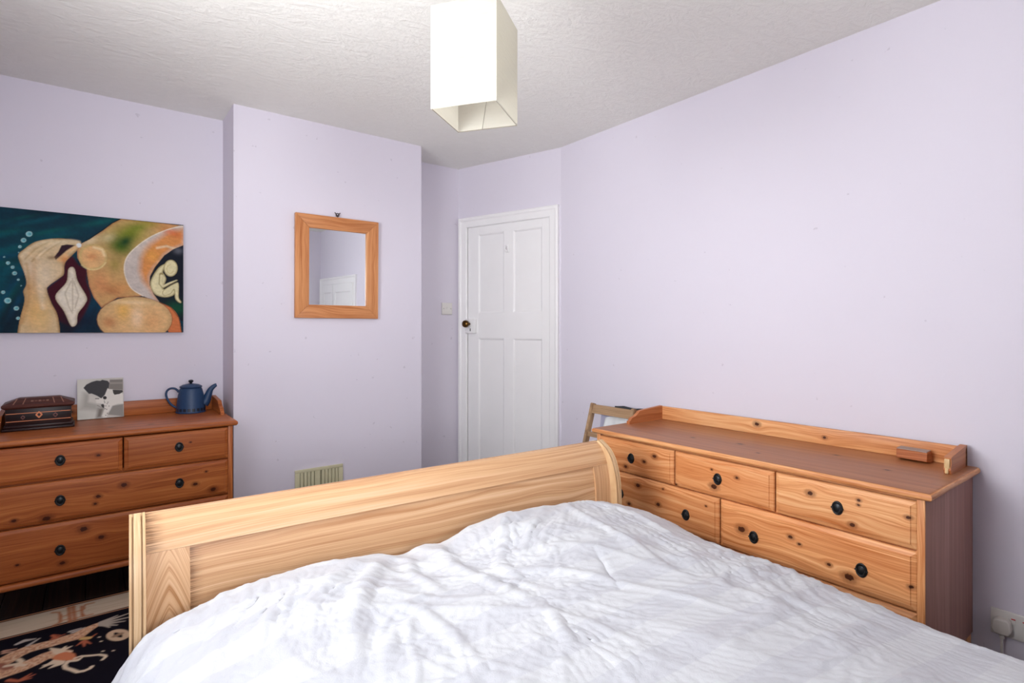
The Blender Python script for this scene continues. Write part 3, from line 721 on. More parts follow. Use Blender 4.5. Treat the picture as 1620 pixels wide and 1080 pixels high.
# ------------------------------------------------------------------ flat prints (colour lives on a fine grid)
class Print:
    """rasterises flat shapes onto the vertices of a grid in its own plane coordinates"""
    def __init__(s, u0, u1, v0, v1, nu, nv, base):
        s.u, s.v = np.meshgrid(np.linspace(u0, u1, nu), np.linspace(v0, v1, nv))
        s.c = np.zeros((nv, nu, 3)); s.c[:] = lin(base)
    def sdf(s, P):
        P = np.array(P); n = len(P); best = np.full(s.u.shape, 1e9); ins = np.zeros(s.u.shape, bool)
        for i in range(n):
            (x0, y0), (x1, y1) = P[i], P[(i+1) % n]
            dx, dy = x1-x0, y1-y0; t = (((s.u-x0)*dx+(s.v-y0)*dy)/(dx*dx+dy*dy+1e-12)).clip(0, 1)
            best = np.minimum(best, np.hypot(s.u-x0-t*dx, s.v-y0-t*dy))
            cond = ((y0 > s.v) != (y1 > s.v)) & (s.u < dx*(s.v-y0)/(dy if abs(dy) > 1e-12 else 1e-12)+x0); ins ^= cond
        return np.where(ins, -best, best)
    def put(s, a, col):
        a = np.clip(a, 0, 1)[..., None]; s.c = s.c*(1-a)+np.array(lin(col))*a
    def poly(s, P, col, soft=0.001, alpha=1.0):
        s.put(alpha*np.clip(0.5-s.sdf(P)/(2*soft), 0, 1), col)
    def rimmed(s, P, col, rim, rw, soft=0.0012):
        f = s.sdf(P); s.put(np.clip(0.5-f/(2*soft), 0, 1), rim)
        s.put(np.clip((-f)/rw, 0, 1)*(f < 0), col)
    def blob(s, c, rx, ry, col, alpha=1.0, pw=1.0, ang=0, mask=None):
        du, dv_ = s.u-c[0], s.v-c[1]; ca, sa = math.cos(ang), math.sin(ang)
        r2 = ((du*ca+dv_*sa)/rx)**2+((-du*sa+dv_*ca)/ry)**2
        a = alpha*np.exp(-r2*pw)
        if mask is not None: a = a*mask
        s.put(a, col)
    def stroke(s, P, wd, col, soft=0.001, alpha=1.0):
        n = len(P)-1; wd = wd if isinstance(wd, (list, tuple)) else [wd]*(n+1); f = np.full(s.u.shape, 1e9)
        for i in range(n):
            (x0, y0), (x1, y1) = P[i], P[i+1]; dx, dy = x1-x0, y1-y0
            t = (((s.u-x0)*dx+(s.v-y0)*dy)/(dx*dx+dy*dy+1e-12)).clip(0, 1)
            f = np.minimum(f, np.hypot(s.u-x0-t*dx, s.v-y0-t*dy)-(wd[i]+(wd[i+1]-wd[i])*t)/2)
        s.put(alpha*np.clip(0.5-f/(2*soft), 0, 1), col); return f
    def mask(s, P, soft=0.001): return np.clip(0.5-s.sdf(P)/(2*soft), 0, 1)
    def build(s, name, to3d, mat, parent=None):
        P3 = np.stack(to3d(s.u, s.v), -1); me = grid_mesh(name, P3)
        ca = me.color_attributes.new('Col', 'FLOAT_COLOR', 'POINT')
        ca.data.foreach_set('color', np.concatenate([s.c.clip(0, 1), np.ones(s.c.shape[:2]+(1,))], -1).reshape(-1).astype(np.float32))
        me.materials.append(mat); o = bpy.data.objects.new(name, me); COL.objects.link(o)
        if parent: o.parent = parent
        return o
def ell(c, rx, ry, n=28, ang=0):
    return [(c[0]+rx*math.cos(a)*math.cos(ang)-ry*math.sin(a)*math.sin(ang), c[1]+rx*math.cos(a)*math.sin(ang)+ry*math.sin(a)*math.cos(ang)) for a in [2*math.pi*i/n for i in range(n)]]

# ---- canvas painting on the alcove wall
PX0, PX1, PZ0, PZ1, PYF = -0.43, 0.393, 1.181, 1.766, 3.458
pt = Print(PX0, PX1, PZ0, PZ1, 300, 214, (6, 50, 66))
def c4(l): return [on_y(x*0.1944, 320+y*0.1944, PYF) for x, y in l]
def c5(l): return [on_y(130+x*0.1852, 330+y*0.1852, PYF) for x, y in l]
def sm(P, n=5):
    P = [Vector((a, b, 0)) for a, b in P]; m_ = len(P); out = []
    for i in range(m_):
        p0, p1, p2, p3 = P[i-1], P[i], P[(i+1) % m_], P[(i+2) % m_]
        for k in range(n):
            t = k/n; v = 0.5*((2*p1)+(-p0+p2)*t+(2*p0-5*p1+4*p2-p3)*t*t+(-p0+3*p1-3*p2+p3)*t**3); out.append((v.x, v.y))
    return out
def so(P, n=5): return [(v.x, v.y) for v in spline([(a, b, 0) for a, b in P], n)]
def C4(x, y): return c4([(x, y)])[0]
def C5(x, y): return c5([(x, y)])[0]
K4 = 0.00062; K5 = 0.00047       # metres per crop pixel, roughly
for i in range(70):              # brushed blue-green ground
    cu, cv = random.uniform(PX0, 0.1), random.uniform(PZ0, PZ1)
    hi = (cv-PZ0)/(PZ1-PZ0)
    col = random.choice([(0, 78, 92), (0, 66, 96), (0, 84, 84)]) if random.random() < 0.25+0.5*hi else random.choice([(4, 26, 44), (3, 36, 52), (6, 20, 36)])
    pt.blob((cu, cv), random.uniform(0.05, 0.13), random.uniform(0.008, 0.025), col, 0.7, ang=0.35 if hi > 0.5 else 1.2)
pt.blob(C4(620, 950), 0.16, 0.08, (4, 24, 48), 0.9)
maroon = sm(c4([(585, 440), (525, 500), (515, 590), (395, 690), (385, 740), (440, 860), (480, 960), (560, 1000), (620, 1000), (700, 880), (740, 760), (705, 640), (705, 550), (640, 510)]))
pt.poly(maroon, (62, 4, 26), 0.006); pt.blob(C4(560, 980), 0.05, 0.06, (22, 8, 26), 0.7)
# figure
torso = c5([(-45, 330), (-20, 305), (60, 265), (180, 185), (260, 125), (335, 88), (870, 146), (870, 800), (620, 790), (520, 745), (300, 760), (190, 830), (165, 845), (100, 760), (60, 660), (40, 540), (40, 500), (0, 490), (-40, 420)])
pt.stroke(c5([(-45, 335), (60, 268), (180, 188), (260, 128), (340, 88)]), 0.012, (4, 20, 26), 0.003)
pt.rimmed(torso, (198, 158, 104), (176, 120, 80), 0.010)
tm_ = pt.mask(torso)
pt.blob(C5(60, 270), 0.05, 0.025, (214, 196, 158), 0.8, ang=0.5, mask=tm_)
pt.blob(C5(150, 640), 0.045, 0.07, (208, 142, 94), 0.8, mask=tm_); pt.blob(C5(330, 680), 0.06, 0.035, (204, 140, 84), 0.7, mask=tm_)
pt.blob(C5(400, 220), 0.085, 0.055, (112, 128, 24), 0.9, ang=0.6, mask=tm_); pt.blob(C5(330, 320), 0.05, 0.06, (70, 102, 20), 0.95, ang=0.9, mask=tm_)
pt.blob(C5(370, 280), 0.036, 0.022, (14, 62, 30), 0.95, ang=0.8, mask=tm_); pt.blob(C5(280, 480), 0.03, 0.04, (130, 124, 50), 0.6, mask=tm_)
pt.blob(C5(700, 150), 0.07, 0.025, (196, 138, 90), 0.8, mask=tm_)
sph = c5(ell((92, 412), 122, 110)); pt.rimmed(sph, (222, 176, 122), (198, 172, 112), 0.014)
pt.blob(C5(85, 410), 0.025, 0.022, (216, 150, 98), 0.9); pt.stroke(c5([(100, 330), (170, 350), (190, 400)]), 0.008, (236, 216, 168), 0.006)
pt.stroke(c5(ell((92, 412), 121, 110)[2:12]), 0.004, (228, 208, 150), 0.003)
cres = sm(c5([(868, 150), (750, 172), (600, 232), (480, 312), (390, 402), (360, 490), (370, 580), (420, 680), (520, 745), (660, 797), (620, 700), (580, 600), (640, 470), (868, 300)]))
pt.poly(cres, (196, 184, 176), 0.0015)
inner = c5([(868, 170), (720, 205), (580, 300), (500, 420), (490, 530), (520, 620), (590, 700), (640, 780), (578, 640), (578, 580), (620, 500), (700, 400), (780, 345), (868, 310)])
pt.poly(inner, (212, 140, 78), 0.018); pt.blob(C5(780, 210), 0.05, 0.02, (206, 106, 62), 0.8, ang=-0.3); pt.blob(C5(600, 400), 0.03, 0.04, (222, 156, 76), 0.8, ang=0.8)
pt.stroke(c5([(640, 335), (720, 320), (800, 345)]), 0.008, (228, 204, 168), 0.006)
pt.stroke(so(c5([(868, 150), (750, 172), (600, 232), (480, 312), (390, 402), (360, 490), (370, 580), (420, 680), (520, 745)])), 0.0035, (234, 224, 204), 0.002)
womb = c5([(869, 310), (780, 345), (700, 400), (620, 500), (578, 580), (576, 650), (610, 730), (660, 797), (740, 850), (800, 900), (848, 960), (869, 960)])
pt.poly(womb, (16, 22, 36), 0.0015); pt.blob(C5(800, 850), 0.06, 0.035, (6, 74, 50), 0.95, mask=pt.mask(womb)); pt.blob(C5(820, 360), 0.02, 0.016, (110, 112, 124), 0.6, mask=pt.mask(womb))
pale = (222, 212, 168); sh = (158, 142, 96)
pt.rimmed(sm(c5([(725, 465), (655, 500), (595, 590), (582, 660), (620, 730), (700, 757), (770, 745), (795, 715), (780, 690), (720, 690), (690, 680), (705, 640), (718, 600), (704, 565), (690, 540), (705, 500)])), pale, sh, 0.009)
pt.rimmed(sm(c5([(690, 700), (800, 633), (826, 650), (825, 755), (848, 795), (834, 805), (795, 770), (785, 690), (760, 725), (700, 745)])), pale, sh, 0.006)
pt.stroke(c5([(675, 560), (670, 640), (690, 668), (745, 640), (812, 612)]), [0.018, 0.018, 0.014, 0.011, 0.005], sh, 0.0015)
pt.stroke(c5([(677, 572), (674, 640), (690, 664), (745, 636), (806, 610)]), [0.013, 0.013, 0.010, 0.008, 0.003], pale, 0.002)
pt.rimmed(c5(ell((756, 508), 60, 72)), pale, sh, 0.008); pt.stroke(c5(ell((752, 515), 30, 36)[2:22]), 0.003, (196, 180, 126), 0.003)
side = so(c5([(660, 800), (760, 845), (825, 930), (850, 1060)]))+c5([(740, 1060)]); pt.poly(side, (206, 118, 70), 0.0012); pt.stroke(c5([(660, 800), (760, 845), (825, 930), (850, 1060)]), 0.003, (120, 60, 36), 0.002)
bl = c5(ell((448, 945), 320, 192)); pt.stroke(bl+[bl[0]], 0.004, (120, 72, 44), 0.003); pt.rimmed(bl, (220, 178, 126), (196, 160, 112), 0.03)
bmk = pt.mask(bl)
pt.blob(C5(350, 870), 0.03, 0.05, (228, 176, 88), 0.8, mask=bmk); pt.blob(C5(470, 930), 0.025, 0.05, (238, 208, 170), 0.8, mask=bmk); pt.blob(C5(230, 970), 0.03, 0.03, (184, 120, 72), 0.8, mask=bmk)
pt.blob(C5(600, 960), 0.04, 0.05, (222, 166, 112), 0.8, mask=bmk); pt.blob(C5(420, 800), 0.09, 0.012, (232, 206, 160), 0.7, mask=bmk)
# hand
hand = sm(c4([(148, 437), (200, 378), (285, 322), (400, 298), (500, 294), (600, 305), (650, 318), (662, 340), (655, 362), (585, 432), (530, 492), (520, 582), (490, 612), (400, 676), (382, 715), (420, 822), (462, 900), (482, 990), (488, 1060), (488, 1160), (140, 1160), (143, 1060), (162, 950), (200, 800), (190, 722), (216, 660), (196, 570)]))
pt.rimmed(hand, (212, 186, 146), (160, 122, 78), 0.012); hm = pt.mask(hand)
pt.blob(C4(270, 620), 0.018, 0.12, (198, 140, 76), 0.7, mask=hm); pt.blob(C4(290, 900), 0.05, 0.08, (220, 172, 104), 0.8, mask=hm); pt.blob(C4(360, 600), 0.04, 0.07, (226, 206, 178), 0.8, mask=hm); pt.blob(C4(340, 960), 0.03, 0.06, (226, 190, 130), 0.7, mask=hm)
pt.blob(C4(230, 520), 0.02, 0.06, (226, 208, 180), 0.7, mask=hm); pt.blob(C4(520, 460), 0.02, 0.02, (216, 140, 78), 0.9, mask=hm); pt.blob(C4(450, 330), 0.05, 0.012, (228, 210, 172), 0.7, mask=hm)
for l in ([(205, 460), (290, 380), (400, 320)], [(260, 480), (330, 400), (430, 340)], [(330, 440), (400, 380), (500, 320)]): pt.stroke(c4(l), 0.004, (168, 132, 84), 0.004, 0.8)
pt.poly(c4([(440, 445), (475, 400), (500, 350), (545, 342), (615, 348), (540, 395), (490, 440), (455, 466)]), (44, 20, 34), 0.002); pt.blob(C4(420, 450), 0.02, 0.01, (120, 90, 62), 0.7, mask=hm)
pt.poly(c4(ell((642, 349), 21, 19)), (224, 232, 234), 0.0015)
shell = sm(c4([(555, 548), (585, 525), (610, 548), (632, 640), (705, 770), (690, 830), (635, 905), (625, 985), (597, 1010), (570, 992), (520, 885), (450, 765), (540, 650)]))
pt.rimmed(shell, (226, 216, 198), (190, 174, 148), 0.012)
for l in ([(580, 640), (530, 740), (560, 850), (590, 900)], [(590, 620), (592, 880)], [(600, 640), (640, 760), (610, 860)]): pt.stroke(c4(l), 0.004, (176, 160, 132), 0.003, 0.8)
for x, y, r in ((237, 257, 27), (192, 308, 22), (162, 361, 14), (152, 407, 5), (34, 444, 7), (65, 493, 16), (103, 527, 15), (119, 577, 19), (149, 629, 10), (172, 678, 5), (25, 731, 16), (63, 799, 28), (133, 862, 21), (147, 942, 15)):
    pt.rimmed(c4(ell((x, y), r, r*0.82, 14)), (120, 184, 192), (176, 214, 214), 0.005); pt.blob(C4(x+r*0.3, y), r*0.0002, r*0.0002, (60, 130, 146), 0.8)
# finger modelling and visible brushwork
for l, w_, c_ in (([(170, 440), (240, 375), (330, 330), (420, 312)], 0.010, (226, 208, 172)), ([(225, 470), (300, 390), (400, 335), (470, 320)], 0.010, (222, 200, 158)), ([(300, 450), (370, 385), (450, 335), (560, 312), (640, 322)], 0.010, (228, 210, 176)), ([(480, 470), (560, 400), (620, 362)], 0.010, (226, 176, 120)), ([(215, 500), (235, 640), (215, 740)], 0.008, (180, 138, 88)), ([(320, 520), (330, 700), (350, 860)], 0.016, (226, 204, 168)), ([(180, 980), (230, 800), (235, 680)], 0.010, (190, 140, 84))):
    pt.stroke(so(c4(l)), w_, c_, 0.007, 0.75)
for c_, r1_, r2_, k_, an, al in ((C5(560, 120), 0.06, 0.02, (150, 136, 52), -0.2, 0.7), (C5(480, 160), 0.05, 0.02, (104, 126, 28), 0.3, 0.7), (C5(220, 250), 0.03, 0.02, (206, 190, 146), 0.5, 0.7), (C5(250, 700), 0.05, 0.02, (180, 112, 70), -0.5, 0.6)):
    pt.blob(c_, r1_, r2_, k_, al, ang=an, mask=tm_*(1-pt.mask(cres))*(1-pt.mask(bl))*(1-pt.mask(sph)))
for sd_, fq, am in ((51, 22, 0.10), (52, 60, 0.10), (53, 150, 0.08)):
    pt.c *= (1+am*1.6*perlin(pt.u*fq+pt.v*fq*0.35+3, pt.v*fq*1.3+5, sd_))[..., None]
pic = thing('canvas_painting', 'unframed canvas painting of a hand and rounded figure on deep teal, above the darker chest', 'painting', (0, 0, 0))
M_CANVAS_EDGE = plain('canvas_edge', (30, 34, 40), 0.8)
pt.build('painted_canvas', lambda u, v: (u, np.full_like(u, PYF), v), emulate_print('oil_paint', 0.6, 0.12, 0.15, 500), pic)
finish('stretcher', nbox(PX0, PX1, PYF+0.0005, YF-0.002, PZ0, PZ1), M_CANVAS_EDGE, pic)

# ---- wool rug with a dragon
RZ = 0.006
RG0, RG1, RH0, RH1 = -0.44, 0.46, 1.74, 3.06
rg = Print(RG0, RG1, RH0, RH1, 260, 380, (16, 13, 24))
def r3(l): return [on_z(x*0.1481, 920+y*0.1481, RZ) for x, y in l]
KR = 0.00062
bt, bb = 3.048, 2.872
rg.poly([(RG0, RH1+1), (RG1, RH1+1), (RG1, bb-0.028), (RG0, bb-0.028)], (20, 15, 24), 0.002)
rg.poly([(RG0, bt), (RG1, bt), (RG1, bb-0.012), (RG0, bb-0.012)], (186, 132, 100), 0.002)
rg.poly([(RG0, bt-0.012), (RG1, bt-0.012), (RG1, bb-0.005), (RG0, bb-0.005)], (24, 16, 20), 0.002)
rg.poly([(RG0, bt-0.018), (RG1, bt-0.018), (RG1, bb+0.004), (RG0, bb+0.004)], (206, 186, 162), 0.002)
for i in range(60): rg.blob((random.uniform(RG0, RG1), random.uniform(bb, bt-0.02)), 0.06, 0.006, random.choice([(190, 168, 144), (214, 196, 172)]), 0.6)
key = (178, 110, 76)
for l, wk in (([(556, 330), (632, 324), (640, 350), (640, 415), (630, 440), (575, 462)], 0.010), ([(655, 350), (655, 430)], 0.006), ([(735, 272), (748, 420)], 0.014), ([(780, 262), (800, 402)], 0.014),
          ([(735, 338), (880, 300)], 0.010), ([(670, 368), (735, 352)], 0.008), ([(672, 410), (742, 392)], 0.008), ([(730, 283), (800, 266)], 0.008), ([(745, 410), (850, 376)], 0.008), ([(870, 262), (880, 372)], 0.010), ([(1000, 224), (915, 244), (895, 262), (900, 290)], 0.010), ([(880, 345), (905, 366), (985, 345)], 0.010)):
    rg.stroke(r3(l), wk, key, 0.004, 0.85)
body = (210, 164, 130); cream = (222, 200, 172); red = (178, 98, 72); shd = (150, 96, 78)
rg.stroke(r3([(-60, 900), (60, 840), (180, 770), (300, 720), (430, 685), (560, 655), (700, 610), (820, 580), (920, 515), (1010, 470), (1100, 430)]), [0.075, 0.07, 0.065, 0.06, 0.055, 0.055, 0.06, 0.06, 0.05, 0.035, 0.02], body, 0.004)
rg.stroke(r3([(-60, 1000), (100, 950), (230, 910), (350, 860), (470, 800), (560, 770), (680, 770)]), [0.08, 0.075, 0.07, 0.065, 0.06, 0.06, 0.05], body, 0.004)
rg.stroke(r3([(0, 890), (80, 920), (140, 900)]), 0.03, shd, 0.006)
for l in ([(60, 900), (170, 880), (260, 890)], [(180, 900), (230, 850), (200, 830)]): rg.stroke(r3(l), 0.016, cream, 0.004)
for a, b in (((1080, 440), (1380, 335)), ((1090, 445), (1400, 372)), ((1090, 455), (1330, 420)), ((1090, 460), (1250, 462)), ((1085, 430), (1250, 360)), ((1085, 450), (1170, 485))): rg.stroke(r3([a, b]), [0.02, 0.006], (176, 164, 150), 0.004)
for a, b in (((640, 740), (760, 690)), ((640, 750), (700, 690)), ((620, 740), (540, 710)), ((700, 760), (765, 740)), ((650, 820), (440, 920)), ((640, 850), (470, 890)), ((640, 870), (530, 920)), ((600, 840), (470, 905))): rg.stroke(r3([a, b]), [0.03, 0.006], cream, 0.004)
rg.stroke(r3([(660, 790), (720, 800), (790, 830)]), [0.05, 0.045, 0.02], (206, 124, 86), 0.004); rg.stroke(r3([(720, 850), (830, 835), (880, 805)]), [0.012, 0.016, 0.006], cream, 0.003)
rg.stroke(r3([(800, 815), (860, 795), (960, 788), (1060, 778), (1120, 785), (1130, 800), (1095, 830)]), 0.011, cream, 0.003)
rg.stroke(r3([(720, 860), (690, 890), (700, 920), (770, 940), (830, 962), (900, 950), (960, 925), (980, 905)]), 0.014, cream, 0.003)
for l in ([(880, 600), (960, 600), (1030, 555)], [(900, 630), (970, 660)], [(880, 640), (820, 680)], [(900, 650), (900, 690)], [(600, 600), (560, 570), (640, 570)], [(560, 610), (690, 560)], [(230, 1040), (330, 980)], [(230, 1050), (370, 990)], [(90, 1050), (200, 1060), (330, 1030)], [(40, 740), (170, 715)], [(40, 760), (150, 740)]):
    rg.stroke(r3(l), [0.014, 0.004] if len(l) == 2 else [0.016, 0.011, 0.004], red if l[0][0] > 500 or l[0][1] > 1000 else (196, 150, 128), 0.004)
rg.stroke(r3([(880, 605), (950, 600)]), 0.02, (206, 170, 110), 0.004)
for l in ([(180, 665), (260, 630), (370, 610)], [(300, 680), (420, 605)], [(750, 530), (860, 495)], [(780, 540), (900, 490)]): rg.stroke(r3(l), [0.014, 0.006] if len(l) == 2 else [0.014, 0.022, 0.008], (182, 172, 162), 0.004)
rg.stroke(r3(ell((1262, 568), 88, 45, 20)+[(1350, 568)]), 0.024, (206, 176, 146), 0.003); rg.stroke(r3([(1225, 580), (1290, 555)]), 0.02, (150, 120, 96), 0.004)
for x, y in ((1080, 635), (1060, 590), (1210, 735), (1100, 740)): rg.stroke(r3([(x-6, y), (x+6, y)]), 0.006, cream, 0.003)
# scale pattern on the dragon
sc = perlin(rg.u*95, rg.v*70, 5)*1.6+0.4*perlin(rg.u*190, rg.v*150, 6); isb = np.abs(rg.c-np.array(lin(body))).sum(-1) < 0.08
rg.put(np.where(isb & (sc > 0.28), 0.5, 0), shd); rg.put(np.where(isb & (sc < -0.35), 0.5, 0), cream)
mr = emulate_print('wool_pile', 0.95, 0.1, 0.5, 700)
rug = thing('dragon_rug', 'black wool rug with a peach dragon and beige border, before the darker chest', 'rug', (0, 0, 0))
rg.build('pile', lambda u, v: (u, v, np.full_like(u, RZ)), mr, rug)
finish('backing', nbox(RG0, RG1, RH0, RH1, 0.0002, RZ-0.0004), plain('rug_backing', (30, 22, 26), 0.95), rug)

# ---- puppy picture leaning on the gallery of the darker chest
pw, ph = 0.186, 0.200
pp = Print(0, pw, 0, ph, 130, 140, (196, 192, 184))
def c6(l):
    out = []
    for x, y in l:
        dx, dy = x-230, y-1020; det = 985*-830-(-120)*-80
        a = (dx*-830-dy*-80)/det; b = (985*dy+120*dx)/det
        out.append((a*pw, b*ph))
    return out
def C6(x, y): return c6([(x, y)])[0]
pp.blob(C6(280, 400), 0.03, 0.08, (214, 212, 204), 0.9); pp.poly(c6([(840, 140), (1130, 110), (1150, 340), (840, 350)]), (128, 122, 116), 0.002)
pp.stroke(c6([(840, 215), (1120, 190)]), 0.006, (160, 154, 146), 0.004); pp.poly(c6([(240, 1020), (240, 830), (610, 780), (640, 950), (600, 1000)]), (206, 204, 196), 0.004)
pp.poly(c6([(860, 880), (940, 690), (1180, 640), (1220, 900)]), (142, 138, 132), 0.003); pp.poly(c6([(300, 450), (420, 460), (560, 560), (640, 640), (620, 800), (300, 780)]), (172, 168, 160), 0.012)
pp.poly(c6([(430, 470), (560, 510), (650, 550), (640, 680), (420, 640)]), (206, 202, 194), 0.006)
pp.poly(c6([(640, 760), (770, 740), (740, 880), (720, 940), (620, 960)]), (120, 112, 104), 0.008)
wh = c6([(800, 340), (920, 345), (1160, 420), (1180, 630), (1060, 640), (940, 690), (900, 780), (850, 850), (830, 930), (730, 920), (780, 760), (740, 660), (600, 650), (560, 560), (640, 540), (720, 520), (770, 440)])
pp.poly(wh, (224, 220, 212), 0.003)
pp.poly(c6([(295, 355), (350, 280), (450, 220), (560, 180), (640, 180), (680, 155), (800, 170), (840, 210), (835, 340), (810, 320), (790, 380), (760, 470), (690, 550), (600, 500), (480, 460), (420, 470)]), (52, 50, 54), 0.0012)
pp.poly(c6([(920, 350), (1140, 345), (1155, 380), (1080, 430), (970, 455), (940, 420)]), (56, 52, 50), 0.0012)
pp.poly(c6(ell((765, 530), 42, 36, 16)), (38, 34, 36), 0.001); pp.stroke(c6([(570, 560), (640, 555)]), 0.004, (50, 44, 44), 0.001)
pp.poly(c6([(690, 680), (740, 660), (770, 690), (765, 750), (720, 730)]), (58, 52, 50), 0.001); pp.stroke(c6([(620, 700), (700, 730)]), 0.003, (120, 112, 106), 0.002)
for x, y in ((770, 630), (825, 650), (760, 600), (800, 700), (825, 770), (870, 700), (790, 760), (845, 850), (815, 895), (840, 620)): pp.poly(c6(ell((x, y), 11, 11, 8)), (90, 84, 84), 0.001)
ppo = thing('puppy_picture', 'small square black and white picture of a puppy leaning beside the inlaid box', 'picture', (-0.0585, 3.408, 0.7547), math.radians(2.5))
tilt = math.radians(-13)
ppo.rotation_euler = (tilt, math.radians(0.0), math.radians(2.0))
pp.build('print', lambda u, v: (u, np.zeros_like(u), v), emulate_print('matt_print', 0.55, 0.3), ppo)
finish('block', nbox(0, pw, 0.0004, 0.010, 0, ph), plain('block_edge', (200, 196, 186), 0.7), ppo)

# ------------------------------------------------------------------ teapot
tp = thing('teapot', 'matt blue teapot with black lid knob on the darker chest', 'teapot', (0.420, 3.385, 0.752), 0)
def glaze(name, bands):
    m = NT(name); co = m.coords()
    n = m.noise(m.obj, 60, 3)
    col = m.mix(n, lin((30, 56, 92)), lin((40, 69, 106)))
    if bands:
        ang = m.math('ARCTAN2', co[1], co[0]); fr = m.math('FRACT', m.math('MULTIPLY', ang, 20/(2*math.pi)))
        sq = m.math('MULTIPLY', m.math('GREATER_THAN', fr, 0.3), m.math('MULTIPLY', m.math('GREATER_THAN', co[2], 0.010), m.math('LESS_THAN', co[2], 0.026)))
        col = m.mix(sq, col, lin((16, 20, 34)))
    m.set(col, 0.45, spec=0.4); return m.mat
M_BLUE = glaze('blue_glaze_body', True); M_BLUE2 = glaze('blue_glaze', False); M_BLK = plain('black_glaze', (18, 20, 28), 0.3)
bm = bmesh.new(); lathe(bm, [(0.060, 0.0), (0.070, 0.001), (0.0715, 0.005), (0.069, 0.010), (0.0685, 0.026), (0.065, 0.060), (0.060, 0.095), (0.055, 0.118), (0.052, 0.127), (0.049, 0.132), (0.045, 0.134)], 48); finish('body', bm, M_BLUE, tp)
bm = bmesh.new(); lathe(bm, [(0.046, 0.1335), (0.053, 0.135), (0.0535, 0.139), (0.050, 0.142), (0.038, 0.149), (0.020, 0.153), (0.008, 0.155)], 40); lid = finish('lid', bm, M_BLUE2, tp)
bm = bmesh.new(); lathe(bm, [(0.005, 0.153), (0.006, 0.158), (0.011, 0.163), (0.0125, 0.168), (0.010, 0.173), (0.003, 0.175)], 20); finish('lid_knob', bm, M_BLK, lid)
bm = bmesh.new(); pts = spline([(0.060, 0, 0.045), (0.072, 0, 0.060), (0.082, 0, 0.090), (0.093, 0, 0.118), (0.112, 0, 0.137), (0.122, 0, 0.141)], 5)
tube(bm, pts, list(np.interp(np.linspace(0, 1, len(pts)), [0, 0.3, 0.6, 0.85, 1], [0.027, 0.020, 0.0135, 0.0095, 0.0085])), 18)
finish('spout', bm, M_BLUE2, tp)
bm = bmesh.new(); tube(bm, spline([(-0.055, 0, 0.112), (-0.072, 0, 0.130), (-0.094, 0, 0.132), (-0.110, 0, 0.118), (-0.112, 0, 0.094), (-0.100, 0, 0.062), (-0.082, 0, 0.040), (-0.064, 0, 0.028)], 5), 0.0055, 12); finish('handle', bm, M_BLUE2, tp)
tp.rotation_euler = (0, 0, math.radians(-8))

# ------------------------------------------------------------------ inlaid wooden box
bx = thing('inlaid_box', 'dark lacquered wooden box with thin orange inlay lines, on the darker chest', 'box', (-0.307, 3.214, 0.752), math.radians(1.0))
M_LAC = wood('dark_lacquer', (24, 10, 12), (38, 16, 16), (54, 24, 20), g='x', t='z', ft=60, rough=0.4, spec=0.25)
M_LACT = wood('lacquer_lid', (62, 32, 30), (84, 46, 40), (104, 62, 52), g='x', t='y', ft=60, rough=0.5, spec=0.25)
M_INL = plain('orange_inlay', (206, 122, 74), 0.4)
bwid, bdep = 0.236, 0.150
finish('body', nbox(0.006, bwid-0.006, 0.006, bdep-0.004, 0.024, 0.098, 0.002), M_LAC, bx)
bm = bmesh.new()
for ins, z0, z1 in ((-0.006, 0.0, 0.012), (0.0, 0.012, 0.025)): box(bm, ins, bwid-ins, ins, bdep-0.001, z0, z1, 0.003)
finish('plinth', bm, M_LAC, bx)
bm = bmesh.new(); rs = []
for ins, z in ((0.004, 0.096), (-0.006, 0.104), (-0.007, 0.112), (-0.004, 0.115), (0.046, 0.138), (0.050, 0.139)):
    rs.append([bm.verts.new(q) for q in ((ins, ins, z), (bwid-ins, ins, z), (bwid-ins, bdep-ins, z), (ins, bdep-ins, z))])
for A, B in zip(rs, rs[1:]):
    for i in range(4): bm.faces.new((A[i], A[(i+1) % 4], B[(i+1) % 4], B[i]))
bm.faces.new(rs[0][::-1]); bm.faces.new(rs[-1])
lid = finish('lid', bm, M_LACT, bx, angle=15)
def on_slope(x0, x1, t0, t1, name, mat, skew=0.0):
    """thin inlay lying on the sloped front of the lid, t running up the slope"""
    bm = bmesh.new(); q = []
    for h in (0.0002, 0.0012):
        q.append([bm.verts.new((x+skew*t, -0.004+0.05*t-h*0.4, 0.115+0.023*t+h*0.9)) for x, t in ((x0, t0), (x1, t0), (x1, t1), (x0, t1))])
    bm.faces.new(q[0][::-1]); bm.faces.new(q[1])
    for i in range(4): bm.faces.new((q[0][i], q[0][(i+1) % 4], q[1][(i+1) % 4], q[1][i]))
    return finish(name, bm, mat, lid, smooth=False)
M_PIN = plain('pale_inlay', (158, 108, 88), 0.45)
for xa, sk in ((0.030, 0.012), (0.062, 0.008), (bwid-0.034, -0.012), (bwid-0.066, -0.008)): on_slope(xa, xa+0.0035, 0.05, 0.95, 'inlay_strip', M_PIN, sk)
M_PMO = plain('pale_motif', (142, 100, 84), 0.45)
for a in range(5): on_slope(0.090+a*0.013, 0.099+a*0.013, 0.38+0.08*(a % 2), 0.60-0.06*(a % 2), 'inlay_motif', M_PMO)
for zz in (0.0405, 0.0745): finish('inlay_line', nbox(0.008, bwid-0.008, 0.0050, 0.0066, zz, zz+0.003), M_INL, bx)
